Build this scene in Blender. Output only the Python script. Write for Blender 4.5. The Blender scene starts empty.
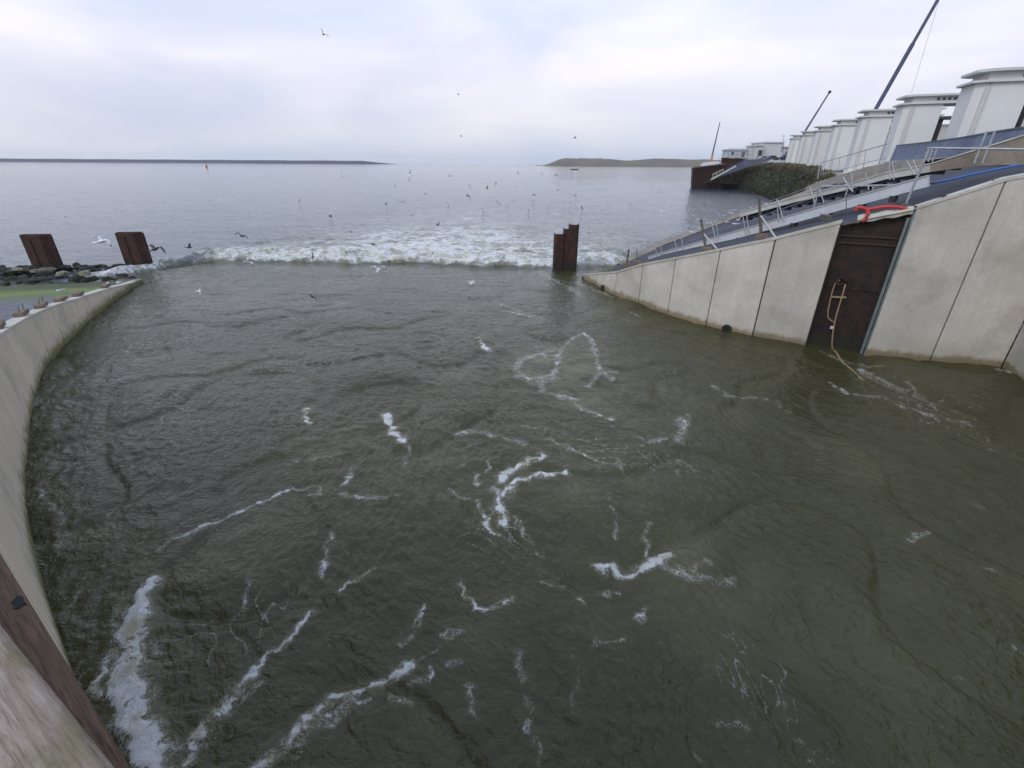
import bpy, bmesh, math, random
import numpy as np
from mathutils import Vector, Matrix
random.seed(7)
S = bpy.context.scene
COL = S.collection
R = math.radians

# ------------------------------------------------------------------ camera
F = 465.0; H = 8.0; ROLL = 0.0062
P = math.atan((384 - 163) / F); cp, sp = math.cos(P), math.sin(P)
cam_d = bpy.data.cameras.new('camera'); cam = bpy.data.objects.new('camera', cam_d)
COL.objects.link(cam); S.camera = cam
cam.matrix_world = (Matrix.Translation((0, 0, H)) @ Matrix.Rotation(math.pi/2 - P, 4, 'X')
                    @ Matrix.Rotation(ROLL, 4, 'Z'))
cam_d.sensor_width = 36.0; cam_d.lens = F * 36.0 / 1024
cam_d.clip_start = 0.05; cam_d.clip_end = 20000

# ------------------------------------------------------------------ world and sun
W = bpy.data.worlds.new('World'); S.world = W; W.use_nodes = True
nt = W.node_tree; nt.nodes.clear()
def N(t, typ, **kw):
    n = t.nodes.new(typ)
    for k, v in kw.items(): setattr(n, k, v)
    return n
SUN_EL, SUN_AZ = R(40), R(-140)
sky = N(nt, 'ShaderNodeTexSky', sky_type='NISHITA', sun_disc=False, sun_elevation=SUN_EL, sun_rotation=SUN_AZ)
bg1 = N(nt, 'ShaderNodeBackground'); bg1.inputs[1].default_value = 0.09
nt.links.new(sky.outputs[0], bg1.inputs[0])
tc = N(nt, 'ShaderNodeTexCoord'); sx = N(nt, 'ShaderNodeSeparateXYZ'); nt.links.new(tc.outputs['Generated'], sx.inputs[0])
rp = N(nt, 'ShaderNodeValToRGB'); nt.links.new(sx.outputs[2], rp.inputs[0])
els = rp.color_ramp.elements
els[0].position = 0.0; els[0].color = (.47, .51, .60, 1)
els[1].position = 1.0; els[1].color = (.46, .57, .86, 1)
for p_, c_ in ((.05, (.55, .56, .635, 1)), (.15, (.67, .655, .725, 1)), (.30, (.65, .70, .825, 1)), (.55, (.57, .655, .85, 1))):
    e = els.new(p_); e.color = c_
mp = N(nt, 'ShaderNodeMapping'); mp.inputs['Scale'].default_value = (1.2, 1.2, 4.2)
mp.inputs['Rotation'].default_value = (0.12, -0.16, 0.3)
nt.links.new(tc.outputs['Generated'], mp.inputs[0])
nz = N(nt, 'ShaderNodeTexNoise'); nz.inputs['Scale'].default_value = 1.9; nz.inputs['Detail'].default_value = 5; nz.inputs['Roughness'].default_value = .48
nz.inputs['Distortion'].default_value = .5
nt.links.new(mp.outputs[0], nz.inputs['Vector'])
cr = N(nt, 'ShaderNodeValToRGB'); nt.links.new(nz.outputs[0], cr.inputs[0])
cr.color_ramp.elements[0].position = .34; cr.color_ramp.elements[0].color = (.82, .87, .95, 1)
cr.color_ramp.elements[1].position = .66; cr.color_ramp.elements[1].color = (1.12, 1.095, 1.05, 1)
mx = N(nt, 'ShaderNodeMix', data_type='RGBA', blend_type='MULTIPLY'); mx.inputs[0].default_value = 1
nt.links.new(rp.outputs[0], mx.inputs[6]); nt.links.new(cr.outputs[0], mx.inputs[7])
bg2 = N(nt, 'ShaderNodeBackground'); bg2.inputs[1].default_value = 1.06
nt.links.new(mx.outputs[2], bg2.inputs[0])
ms = N(nt, 'ShaderNodeMixShader'); ms.inputs[0].default_value = .93
nt.links.new(bg1.outputs[0], ms.inputs[1]); nt.links.new(bg2.outputs[0], ms.inputs[2])
wo = N(nt, 'ShaderNodeOutputWorld'); nt.links.new(ms.outputs[0], wo.inputs[0])
sd = bpy.data.lights.new('sun', 'SUN'); sd.energy = 0.9; sd.angle = R(25); sd.color = (1, .96, .9)
so = bpy.data.objects.new('sun', sd); COL.objects.link(so)
so.rotation_euler = Vector((math.sin(SUN_AZ) * math.cos(SUN_EL), math.cos(SUN_AZ) * math.cos(SUN_EL), math.sin(SUN_EL))).to_track_quat('Z', 'Y').to_euler()
vs = S.view_settings; vs.view_transform = 'Standard'; vs.look = 'None'; vs.gamma = 1; vs.use_curve_mapping = False
vs.exposure = 0.43
S.cycles.max_bounces = 6

# ------------------------------------------------------------------ measuring helpers
def ray(u, v):
    x = u - 512; y = 384 - v; c, s = math.cos(ROLL), math.sin(ROLL)
    a = (c*x - s*y) / F; b = (s*x + c*y) / F
    return np.array([a, cp + b*sp, -sp + b*cp])
C0 = np.array([0, 0, H])
def onz(u, v, z=0.0):
    d = ray(u, v); return C0 + d * ((z - H) / d[2])
def onY(u, v, Y):
    d = ray(u, v); return C0 + d * (Y / d[1])
def onpl(u, v, p0, dr):
    """point where a line of sight meets the upright plane through p0 along dr"""
    d = ray(u, v); n = np.array([dr[1], -dr[0]]); k = (n[0]*p0[0] + n[1]*p0[1]) / (n[0]*d[0] + n[1]*d[1])
    return C0 + d * k

# ------------------------------------------------------------------ object helpers
def tag(o, label=None, cat=None, group=None, kind=None):
    if label: o['label'] = label
    if cat: o['category'] = cat
    if group: o['group'] = group
    if kind: o['kind'] = kind
    return o
def empty(name, loc, label=None, cat=None, group=None):
    o = bpy.data.objects.new(name, None); COL.objects.link(o); o.location = loc; o.empty_display_size = .3
    tag(o, label, cat, group); return o
def wloc(o):
    v = Vector((0, 0, 0))
    while o is not None: v += Vector(o.location); o = o.parent
    return v
class MB:
    def __init__(s): s.v = []; s.f = []; s.m = []
    def add(s, vs_, fs_, mi=0):
        b = len(s.v); s.v += [tuple(map(float, p)) for p in vs_]; s.f += [tuple(b+i for i in f) for f in fs_]; s.m += [mi]*len(fs_)
    def box(s, c, ax, hs, mi=0):
        c = np.array(c, float); ax = [np.array(a, float) for a in ax]
        P8 = [c + ax[0]*hs[0]*i + ax[1]*hs[1]*j + ax[2]*hs[2]*k for k in (-1, 1) for j in (-1, 1) for i in (-1, 1)]
        s.add(P8, [(0,2,3,1), (4,5,7,6), (0,1,5,4), (2,6,7,3), (0,4,6,2), (1,3,7,5)], mi)
    def bar(s, a, b, w, h, up=(0,0,1), mi=0):
        a = np.array(a, float); b = np.array(b, float); d = b - a; L = np.linalg.norm(d); d /= L
        up = np.array(up, float); sd_ = np.cross(d, up); sd_ /= np.linalg.norm(sd_); u2 = np.cross(sd_, d)
        s.box((a+b)/2, (d, sd_, u2), (L/2, w/2, h/2), mi)
    def tube(s, pts, r, n=8, mi=0, cap=True):
        pts = [np.array(p, float) for p in pts]; k = len(pts); rings = []
        rr = r if hasattr(r, '__len__') else [r]*k
        for i, p in enumerate(pts):
            t = pts[min(i+1, k-1)] - pts[max(i-1, 0)]; t = t/np.linalg.norm(t)
            a = np.cross(t, (0, 0, 1)) if abs(t[2]) < .9 else np.cross(t, (1, 0, 0))
            a /= np.linalg.norm(a); b = np.cross(t, a)
            rings += [p + rr[i]*(a*math.cos(q) + b*math.sin(q)) for q in [2*math.pi*j/n for j in range(n)]]
        f = [(i*n+j, i*n+(j+1) % n, (i+1)*n+(j+1) % n, (i+1)*n+j) for i in range(k-1) for j in range(n)]
        if cap: f += [tuple(range(n))[::-1], tuple((k-1)*n+j for j in range(n))]
        s.add(rings, f, mi)
    def prism(s, poly, z0, z1, mi=0):
        n = len(poly); z0 = z0 if hasattr(z0, '__len__') else [z0]*n; z1 = z1 if hasattr(z1, '__len__') else [z1]*n
        vs_ = [(p[0], p[1], z0[i]) for i, p in enumerate(poly)] + [(p[0], p[1], z1[i]) for i, p in enumerate(poly)]
        s.add(vs_, [tuple(range(n))[::-1], tuple(range(n, 2*n))] + [(i, (i+1) % n, n+(i+1) % n, n+i) for i in range(n)], mi)
    def grid(s, rows, mi=0):
        nr, nc = len(rows), len(rows[0]); vs_ = [p for r in rows for p in r]
        s.add(vs_, [(i*nc+j, i*nc+j+1, (i+1)*nc+j+1, (i+1)*nc+j) for i in range(nr-1) for j in range(nc-1)], mi)
    def build(s, name, mats, parent=None, smooth=False, bevel=0, fix=True):
        org = wloc(parent) if parent else Vector((0, 0, 0))
        me = bpy.data.meshes.new(name); me.from_pydata([(p[0]-org[0], p[1]-org[1], p[2]-org[2]) for p in s.v], [], s.f)
        mats = mats if isinstance(mats, (list, tuple)) else [mats]
        for m in mats: me.materials.append(m)
        me.polygons.foreach_set('material_index', s.m)
        if fix or bevel:
            bm = bmesh.new(); bm.from_mesh(me)
            if fix: bmesh.ops.recalc_face_normals(bm, faces=bm.faces)
            if bevel: bmesh.ops.bevel(bm, geom=list(bm.edges), offset=bevel, segments=1, affect='EDGES', clamp_overlap=True)
            bm.to_mesh(me); bm.free()
        if smooth: me.polygons.foreach_set('use_smooth', [True]*len(me.polygons))
        me.update()
        o = bpy.data.objects.new(name, me); COL.objects.link(o)
        if parent: o.parent = parent
        return o
def copy_tree(o, loc=None, rot=None, scale=None, parent=None):
    c = o.copy(); COL.objects.link(c)
    if parent: c.parent = parent
    if loc is not None: c.location = loc
    if rot is not None: c.rotation_euler = rot
    if scale is not None: c.scale = scale
    for ch in [x for x in bpy.data.objects if x.parent == o]: copy_tree(ch, parent=c)
    return c

# ------------------------------------------------------------------ materials
def mat(name, col, rough=.7, metal=0, mott=.12, scale=1.5, bump=.0, bscale=20., streak=0., alg=None, rust=None, stain=None,
        rnd=.0, stretch=(1,1,1), grain=0., zband=None):
    m = bpy.data.materials.new(name); m.use_nodes = True; t = m.node_tree; t.nodes.clear(); L = t.links.new
    out = N(t, 'ShaderNodeOutputMaterial'); bs = N(t, 'ShaderNodeBsdfPrincipled'); L(bs.outputs[0], out.inputs[0])
    bs.inputs['Roughness'].default_value = rough; bs.inputs['Metallic'].default_value = metal
    g = N(t, 'ShaderNodeNewGeometry'); pos = g.outputs['Position']
    mp_ = N(t, 'ShaderNodeMapping'); mp_.inputs['Scale'].default_value = stretch; L(pos, mp_.inputs[0])
    def noise(sc, det=5, vec=None, ro=.55):
        n = N(t, 'ShaderNodeTexNoise'); n.inputs['Scale'].default_value = sc; n.inputs['Detail'].default_value = det
        n.inputs['Roughness'].default_value = ro; L(vec if vec else mp_.outputs[0], n.inputs['Vector']); return n.outputs[0]
    def mr(x, a, b, c, d):
        n = N(t, 'ShaderNodeMapRange'); L(x, n.inputs[0])
        for i, q in enumerate((a, b, c, d)): n.inputs[1+i].default_value = q
        return n.outputs[0]
    def mixc(fac, a, b, mode='MIX'):
        n = N(t, 'ShaderNodeMix', data_type='RGBA', blend_type=mode)
        for i, q in ((0, fac), (6, a), (7, b)):
            if hasattr(q, 'is_output'): L(q, n.inputs[i])
            elif i == 0: n.inputs[0].default_value = q
            else: n.inputs[i].default_value = (*q[:3], 1)
        return n.outputs[2]
    def math_(op, a, b):
        n = N(t, 'ShaderNodeMath', operation=op)
        for i, q in enumerate((a, b)):
            if hasattr(q, 'is_output'): L(q, n.inputs[i])
            else: n.inputs[i].default_value = q
        return n.outputs[0]
    c = mixc(mr(noise(scale), .3, .7, 0, 1), [x*(1-mott) for x in col], [x*(1+mott) for x in col])
    c = mixc(mr(noise(scale*14, 4), .3, .7, 0, 1), c, mixc(1, c, (1-mott*.9,)*3, 'MULTIPLY'))
    if rust:
        c = mixc(mr(noise(scale*.8+.7, 6, ro=.7), .47, .62, 0, 1), c, rust)
    if stain:      # old water stains and lichen with their own outline
        c = mixc(mr(noise(.45, 5, pos, .6), .52, .68, 0, .75), c, stain)
    if streak:
        m2 = N(t, 'ShaderNodeMapping'); m2.inputs['Scale'].default_value = (5, 5, .18); L(pos, m2.inputs[0])
        c = mixc(mr(noise(1.3, 5, m2.outputs[0], .6), .46, .72, 0, streak), c, [x*.45 for x in col])
    sep = N(t, 'ShaderNodeSeparateXYZ'); L(pos, sep.inputs[0])
    for band in ([alg] if alg else []) + (zband or []):
        zc, zw, colr, amt = band
        zz = math_('ADD', sep.outputs[2], math_('MULTIPLY', math_('SUBTRACT', noise(2.2, 6, pos, .7), .5), zw*2.4))
        c = mixc(mr(zz, zc-zw*.35, zc+zw*.35, amt, 0), c, colr)
    if rnd:
        oi = N(t, 'ShaderNodeObjectInfo'); c = mixc(1, c, mr(oi.outputs['Random'], 0, 1, 1-rnd, 1+rnd*.6), 'MULTIPLY')
    L(c, bs.inputs['Base Color'])
    if bump or grain:
        bp = N(t, 'ShaderNodeBump'); bp.inputs['Distance'].default_value = bump if bump else grain
        bp.inputs['Strength'].default_value = 1; L(noise(bscale, 8, None, .65), bp.inputs['Height']); L(bp.outputs[0], bs.inputs['Normal'])
    return m
GREEN = (.030, .045, .012); SLIME = (.11, .085, .035)
M = {}
M['conc'] = mat('weathered_concrete', (.57, .53, .46), .85, mott=.13, scale=.7, bump=.012, bscale=9, streak=.14, stain=(.37, .34, .27),
                rnd=.11, alg=(.20, .30, (.024, .028, .010), .97), zband=[(1.0, 1.6, (.40, .37, .30), .4), (.32, .28, (.22, .17, .09), .8)])
M['conc_left'] = mat('pale_left_concrete', (.62, .53, .40), .85, mott=.08, scale=.9, bump=.010, bscale=9, streak=.25, stain=(.38, .36, .28),
                rnd=.05, alg=(.24, .26, GREEN, .97), zband=[(.42, .5, (.17, .155, .055), .75)])
M['cope'] = mat('coping_concrete', (.50, .47, .40), .85, mott=.15, scale=1.5, bump=.01, bscale=12, stain=(.42, .40, .30), zband=[(.3, .2, (.10, .11, .04), .8)])
M['joint'] = mat('dark_joint', (.035, .03, .025), .9, zband=[(.4, .3, GREEN, .9)])
M['asphalt'] = mat('blue_black_asphalt', (.024, .026, .042), .75, mott=.35, scale=.5, bump=.03, bscale=6, stain=(.045, .042, .055),
                   stretch=(1, 1, 1), zband=[(.8, .5, (.065, .10, .022), .95), (.1, .3, (.02, .03, .01), .9)])
M['leftslope'] = mat('grey_left_asphalt', (.12, .125, .14), .8, mott=.3, scale=.8, bump=.03, bscale=6,
                     rust=(.17, .165, .15), zband=[(1.15, .6, (.10, .135, .022), .95), (.85, .5, (.17, .215, .035), .8), (.6, .4, (.035, .05, .014), .85), (.12, .15, (.02, .03, .012), .9)])
M['stair'] = mat('pale_stair_concrete', (.50, .485, .44), .85, mott=.15, scale=1.5, bump=.01, bscale=12, stain=(.40, .37, .30))
M['duct'] = mat('pale_grey_duct', (.50, .52, .55), .6, mott=.08, scale=2, stain=(.40, .41, .42))
M['galv'] = mat('galvanised_steel', (.36, .37, .39), .45, .5, mott=.15, scale=6)
M['darkpost'] = mat('brown_grey_steel', (.13, .115, .10), .7, .3, mott=.3, scale=5)
M['rust'] = mat('rusted_steel', (.036, .0145, .010), .85, mott=.35, scale=2.2, bump=.02, bscale=12, rust=(.085, .026, .016), streak=.6, zband=[(.5, .3, (.018, .014, .010), .9)])
M['gate'] = mat('dark_brown_gate', (.017, .009, .007), .75, mott=.4, scale=2, bump=.02, bscale=14, rust=(.036, .015, .010), streak=.3, zband=[(.7, .3, (.015, .015, .008), .8)])
M['gatelight'] = mat('gate_trim', (.055, .030, .022), .7, mott=.3, scale=4)
M['guide'] = mat('grey_green_guide', (.17, .20, .20), .6, .3, mott=.2, scale=3)
M['towerw'] = mat('tower_white', (.66, .655, .62), .8, mott=.045, scale=.25, streak=.08, rnd=.02)
M['towergroove'] = mat('tower_groove_grey', (.50, .50, .48), .8, mott=.05, scale=.3)
M['ledge'] = mat('tower_ledge', (.56, .57, .54), .8, mott=.08, scale=.5)
M['glass'] = mat('window_dark', (.05, .055, .06), .25)
M['black'] = mat('dark_machinery', (.02, .018, .018), .7, mott=.3, scale=3)
M['greencap'] = mat('green_cap', (.03, .06, .035), .6)
M['parapet'] = mat('blue_grey_wall', (.14, .165, .235), .8, mott=.22, scale=.4, streak=.35, stain=(.20, .22, .31))
M['tan'] = mat('tan_path', (.26, .22, .17), .9, mott=.3, scale=.8)
M['plateau'] = mat('dike_top', (.12, .115, .09), .9, mott=.4, scale=.25)
M['redhose'] = mat('red_hose', (.45, .028, .022), .45, mott=.15, scale=4)
M['bluehose'] = mat('blue_hose', (.03, .16, .50), .5, mott=.1)
M['greenhose'] = mat('green_cable', (.05, .10, .09), .6)
M['rope'] = mat('tan_rope', (.34, .23, .13), .8, mott=.25, scale=8)
M['wood_top'] = mat('weathered_grey_wood', (.30, .262, .215), .9, mott=.28, scale=7, bump=.006, bscale=26, stretch=(1, 1, 1), rust=(.40, .36, .32))
M['rock_dark'] = mat('weedy_rock', (.011, .019, .006), .8, mott=.5, scale=3, bump=.06, bscale=6, rust=(.030, .036, .014), rnd=.3)
M['rock_pale'] = mat('pale_rock', (.22, .19, .15), .85, mott=.3, scale=3, bump=.05, bscale=6, rust=(.08, .09, .04), rnd=.2)
M['timber'] = mat('timber_block', (.20, .145, .10), .85, mott=.3, scale=5, bump=.01, bscale=20, rnd=.15)
M['gull_white'] = mat('gull_white', (.80, .80, .80), .8, mott=.03)
M['gull_grey'] = mat('gull_grey', (.52, .54, .57), .8, mott=.05)
M['gull_black'] = mat('gull_black', (.03, .03, .033), .8)
M['gull_silhouette'] = mat('gull_silhouette', (.075, .062, .05), .8, mott=.3, scale=9)  # silhouette darkness against the bright background put into the body colour
M['beak'] = mat('beak_yellow', (.55, .33, .05), .5)
M['reed'] = mat('reed_green', (.034, .038, .020), .9, mott=.6, scale=.35, rust=(.085, .075, .035), zband=[(1.4, .8, (.022, .028, .012), .9)])
M['reedtan'] = mat('reed_tan', (.19, .16, .085), .9, mott=.4, scale=.5, rust=(.12, .12, .045))
M['bank'] = mat('bank_soil', (.055, .055, .03), .95, mott=.5, scale=.3, rust=(.10, .085, .05), zband=[(1.0, .5, (.018, .022, .010), .9)])
M['hill'] = mat('hill_scrub', (.11, .092, .055), .95, mott=.5, scale=.012, rust=(.22, .165, .11))
M['break'] = mat('breakwater_stone', (.05, .06, .09), .95, mott=.2, scale=.02)
M['white'] = mat('white_paint', (.58, .58, .56), .6, mott=.05)
M['redp'] = mat('red_paint', (.50, .045, .03), .5)
M['bluesteel'] = mat('dark_blue_boom', (.055, .065, .12), .5, .2)
M['carpaint'] = mat('grey_blue_paint', (.10, .12, .15), .35, .3)
M['tyre'] = mat('tyre_rubber', (.02, .02, .02), .9)
M['pipehole'] = mat('pipe_black', (.008, .008, .008), .8)
M['orange'] = mat('orange_paint', (.5, .2, .06), .6)

# brown weathered wood with grain along the rail
def wood(name, cols, dr, sc=5.0):
    m = bpy.data.materials.new(name); m.use_nodes = True; t = m.node_tree; t.nodes.clear(); L = t.links.new
    out = N(t, 'ShaderNodeOutputMaterial'); bs = N(t, 'ShaderNodeBsdfPrincipled'); L(bs.outputs[0], out.inputs[0])
    bs.inputs['Roughness'].default_value = .9
    g = N(t, 'ShaderNodeNewGeometry'); r = N(t, 'ShaderNodeVectorRotate', rotation_type='Z_AXIS'); r.inputs['Angle'].default_value = -math.atan2(dr[1], dr[0])
    L(g.outputs['Position'], r.inputs['Vector'])
    def nz_(scale, st, det=7, ro=.65, dist=0):
        mpp = N(t, 'ShaderNodeMapping'); mpp.inputs['Scale'].default_value = st; L(r.outputs[0], mpp.inputs[0])
        n = N(t, 'ShaderNodeTexNoise'); n.inputs['Scale'].default_value = scale; n.inputs['Detail'].default_value = det
        n.inputs['Roughness'].default_value = ro; n.inputs['Distortion'].default_value = dist; L(mpp.outputs[0], n.inputs['Vector']); return n.outputs[0]
    a = nz_(sc, (1.2, 16, 16)); b = nz_(sc*1.2, (.9, 1.6, 1.6), 6, .6, .6); c3 = nz_(sc*4, (.5, 9, 9), 9, .8, .3)
    rmp = N(t, 'ShaderNodeValToRGB'); L(a, rmp.inputs[0]); e = rmp.color_ramp.elements
    e[0].position = .30; e[0].color = (*cols[0], 1); e[1].position = .72; e[1].color = (*cols[1], 1)
    rm2 = N(t, 'ShaderNodeMapRange'); L(b, rm2.inputs[0]); rm2.inputs[1].default_value = .46; rm2.inputs[2].default_value = .62; rm2.inputs[4].default_value = .85
    mxx = N(t, 'ShaderNodeMix', data_type='RGBA'); L(rm2.outputs[0], mxx.inputs[0]); L(rmp.outputs[0], mxx.inputs[6]); mxx.inputs[7].default_value = (*cols[2], 1)
    rm3 = N(t, 'ShaderNodeMapRange'); L(c3, rm3.inputs[0]); rm3.inputs[1].default_value = .36; rm3.inputs[2].default_value = .50; rm3.inputs[3].default_value = .62; rm3.inputs[4].default_value = 1.1
    m4 = N(t, 'ShaderNodeMix', data_type='RGBA', blend_type='MULTIPLY'); m4.inputs[0].default_value = 1; L(mxx.outputs[2], m4.inputs[6]); L(rm3.outputs[0], m4.inputs[7])
    L(m4.outputs[2], bs.inputs['Base Color'])
    ad = N(t, 'ShaderNodeMath', operation='ADD'); L(a, ad.inputs[0]); L(c3, ad.inputs[1])
    bp = N(t, 'ShaderNodeBump'); bp.inputs['Distance'].default_value = .008; L(ad.outputs[0], bp.inputs['Height']); L(bp.outputs[0], bs.inputs['Normal'])
    return m

# ------------------------------------------------------------------ numpy noise
rng = np.random.RandomState(3)
PERM = rng.permutation(4096).astype(np.int32)
ANG = rng.rand(4096) * 2 * np.pi; GX, GY = np.cos(ANG).astype(np.float32), np.sin(ANG).astype(np.float32)
def pn(x, y, seed=0):
    x = x.astype(np.float64); y = y.astype(np.float64); xi = np.floor(x).astype(np.int64); yi = np.floor(y).astype(np.int64)
    fx = (x - xi); fy = (y - yi); u = fx*fx*fx*(fx*(fx*6-15)+10); v = fy*fy*fy*(fy*(fy*6-15)+10)
    def g(ix, iy, dx, dy):
        h = PERM[(PERM[(ix + seed*131) & 4095] + iy) & 4095]; return GX[h]*dx + GY[h]*dy
    a = g(xi, yi, fx, fy); b = g(xi+1, yi, fx-1, fy); c = g(xi, yi+1, fx, fy-1); d = g(xi+1, yi+1, fx-1, fy-1)
    return (a + u*(b-a)) + v*((c + u*(d-c)) - (a + u*(b-a)))
def sstep(x, a, b):
    t = np.clip((x-a)/(b-a), 0, 1); return t*t*(3-2*t)

# ------------------------------------------------------------------ plan curves measured from the photograph
RB = [(583,279),(614.6,295.5),(638,304),(667,315),(705.5,327),(752,337),(805.5,346),(864,355.6),(929.7,361.6),(1001.5,367.6)]
RB = [onz(*p)[:2] for p in RB]
RZ = [.35, 1.58, 2.49, 3.28, 4.12, 4.89, 5.78, 6.47, 7.56, 8.2]
RW = [(b[0], b[1], z) for b, z in zip(RB, RZ)]                 # top line of the right wall
LBp = [(143,282),(115,300),(88,323),(60,350),(45,370),(36,400),(30,440),(28,480),(28,505),(33,545),(45,590),(58,630),(72,665)]
LB = [onz(*p)[:2] for p in LBp] + [np.array((-4.6, 2.5)), np.array((-1.6, -.3)), np.array((1.6, -3.3)), np.array((5.5, -7.0))]
def resample(pts, step):
    pts = [np.array(p, float) for p in pts]; d = [0]
    for a, b in zip(pts, pts[1:]): d.append(d[-1] + np.linalg.norm(b[:2]-a[:2]))
    n = max(1, round(d[-1]/step)); q = np.linspace(0, d[-1], n+1)
    return [np.array([np.interp(t, d, [p[k] for p in pts]) for k in range(len(pts[0]))]) for t in q], d[-1]
def smooth(pts, it=2):
    for _ in range(it):
        q = [pts[0]]
        for a, b in zip(pts, pts[1:]): q += [a*.75+b*.25, a*.25+b*.75]
        pts = q + [pts[-1]]
    return pts
LBs, LLEN = resample(smooth(LB, 3), 0.58)
def zleft(s):   # height of the left wall's top against distance from its seaward end
    return float(np.interp(s, [0, 2.5, 5.6, 8.2, 10.8, 13.0, 15.4, 18.4, 21.4, 40, 52], [.22, .45, .85, 1.15, 1.45, 1.75, 2.0, 2.32, 2.72, 5.5, 6.3]))
step_ = LLEN/(len(LBs)-1)
LW = [(p[0], p[1], zleft(i*step_)) for i, p in enumerate(LBs)]

# right wedge surface: level lines run from the near wall top to the far edge
RWd = np.array(RW)
def Rz(z): return np.array([np.interp(z, RWd[:, 2], RWd[:, 0]), np.interp(z, RWd[:, 2], RWd[:, 1])])
FA = [(9.6, 40.3, .1), (13.5, 45.0, .9), (24.0, 53.8, 2.6), (31.0, 58.8, 3.7), (54.0, 76.0, 7.6), (57, 79, 8.2)]
FAd = np.array(FA)
def Fz(z): return np.array([np.interp(z, FAd[:, 2], FAd[:, 0]), np.interp(z, FAd[:, 2], FAd[:, 1])])
zs = np.concatenate([np.linspace(.36, 8.2, 50)])
ts = np.linspace(0, 1, 60)
SURF = np.array([[(*((Rz(z)*(1-t) + Fz(z)*t)), z) for t in ts] for z in zs])
_flat = SURF.reshape(-1, 3)
def surf_z(x, y):
    d = (_flat[:, 0]-x)**2 + (_flat[:, 1]-y)**2; k = np.argsort(d)[:4]; w = 1/(d[k]+1e-3); return float((w*_flat[k, 2]).sum()/w.sum())
def hit(u, v):
    d = ray(u, v)
    for k in np.arange(15, 110, .25):
        p = C0 + d*k
        if p[2] <= surf_z(p[0], p[1]): return p
    return C0 + d*40

NROW = np.array([.936, -.352]); DROW = np.array([.352, .936])    # inland and along the dam

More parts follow.
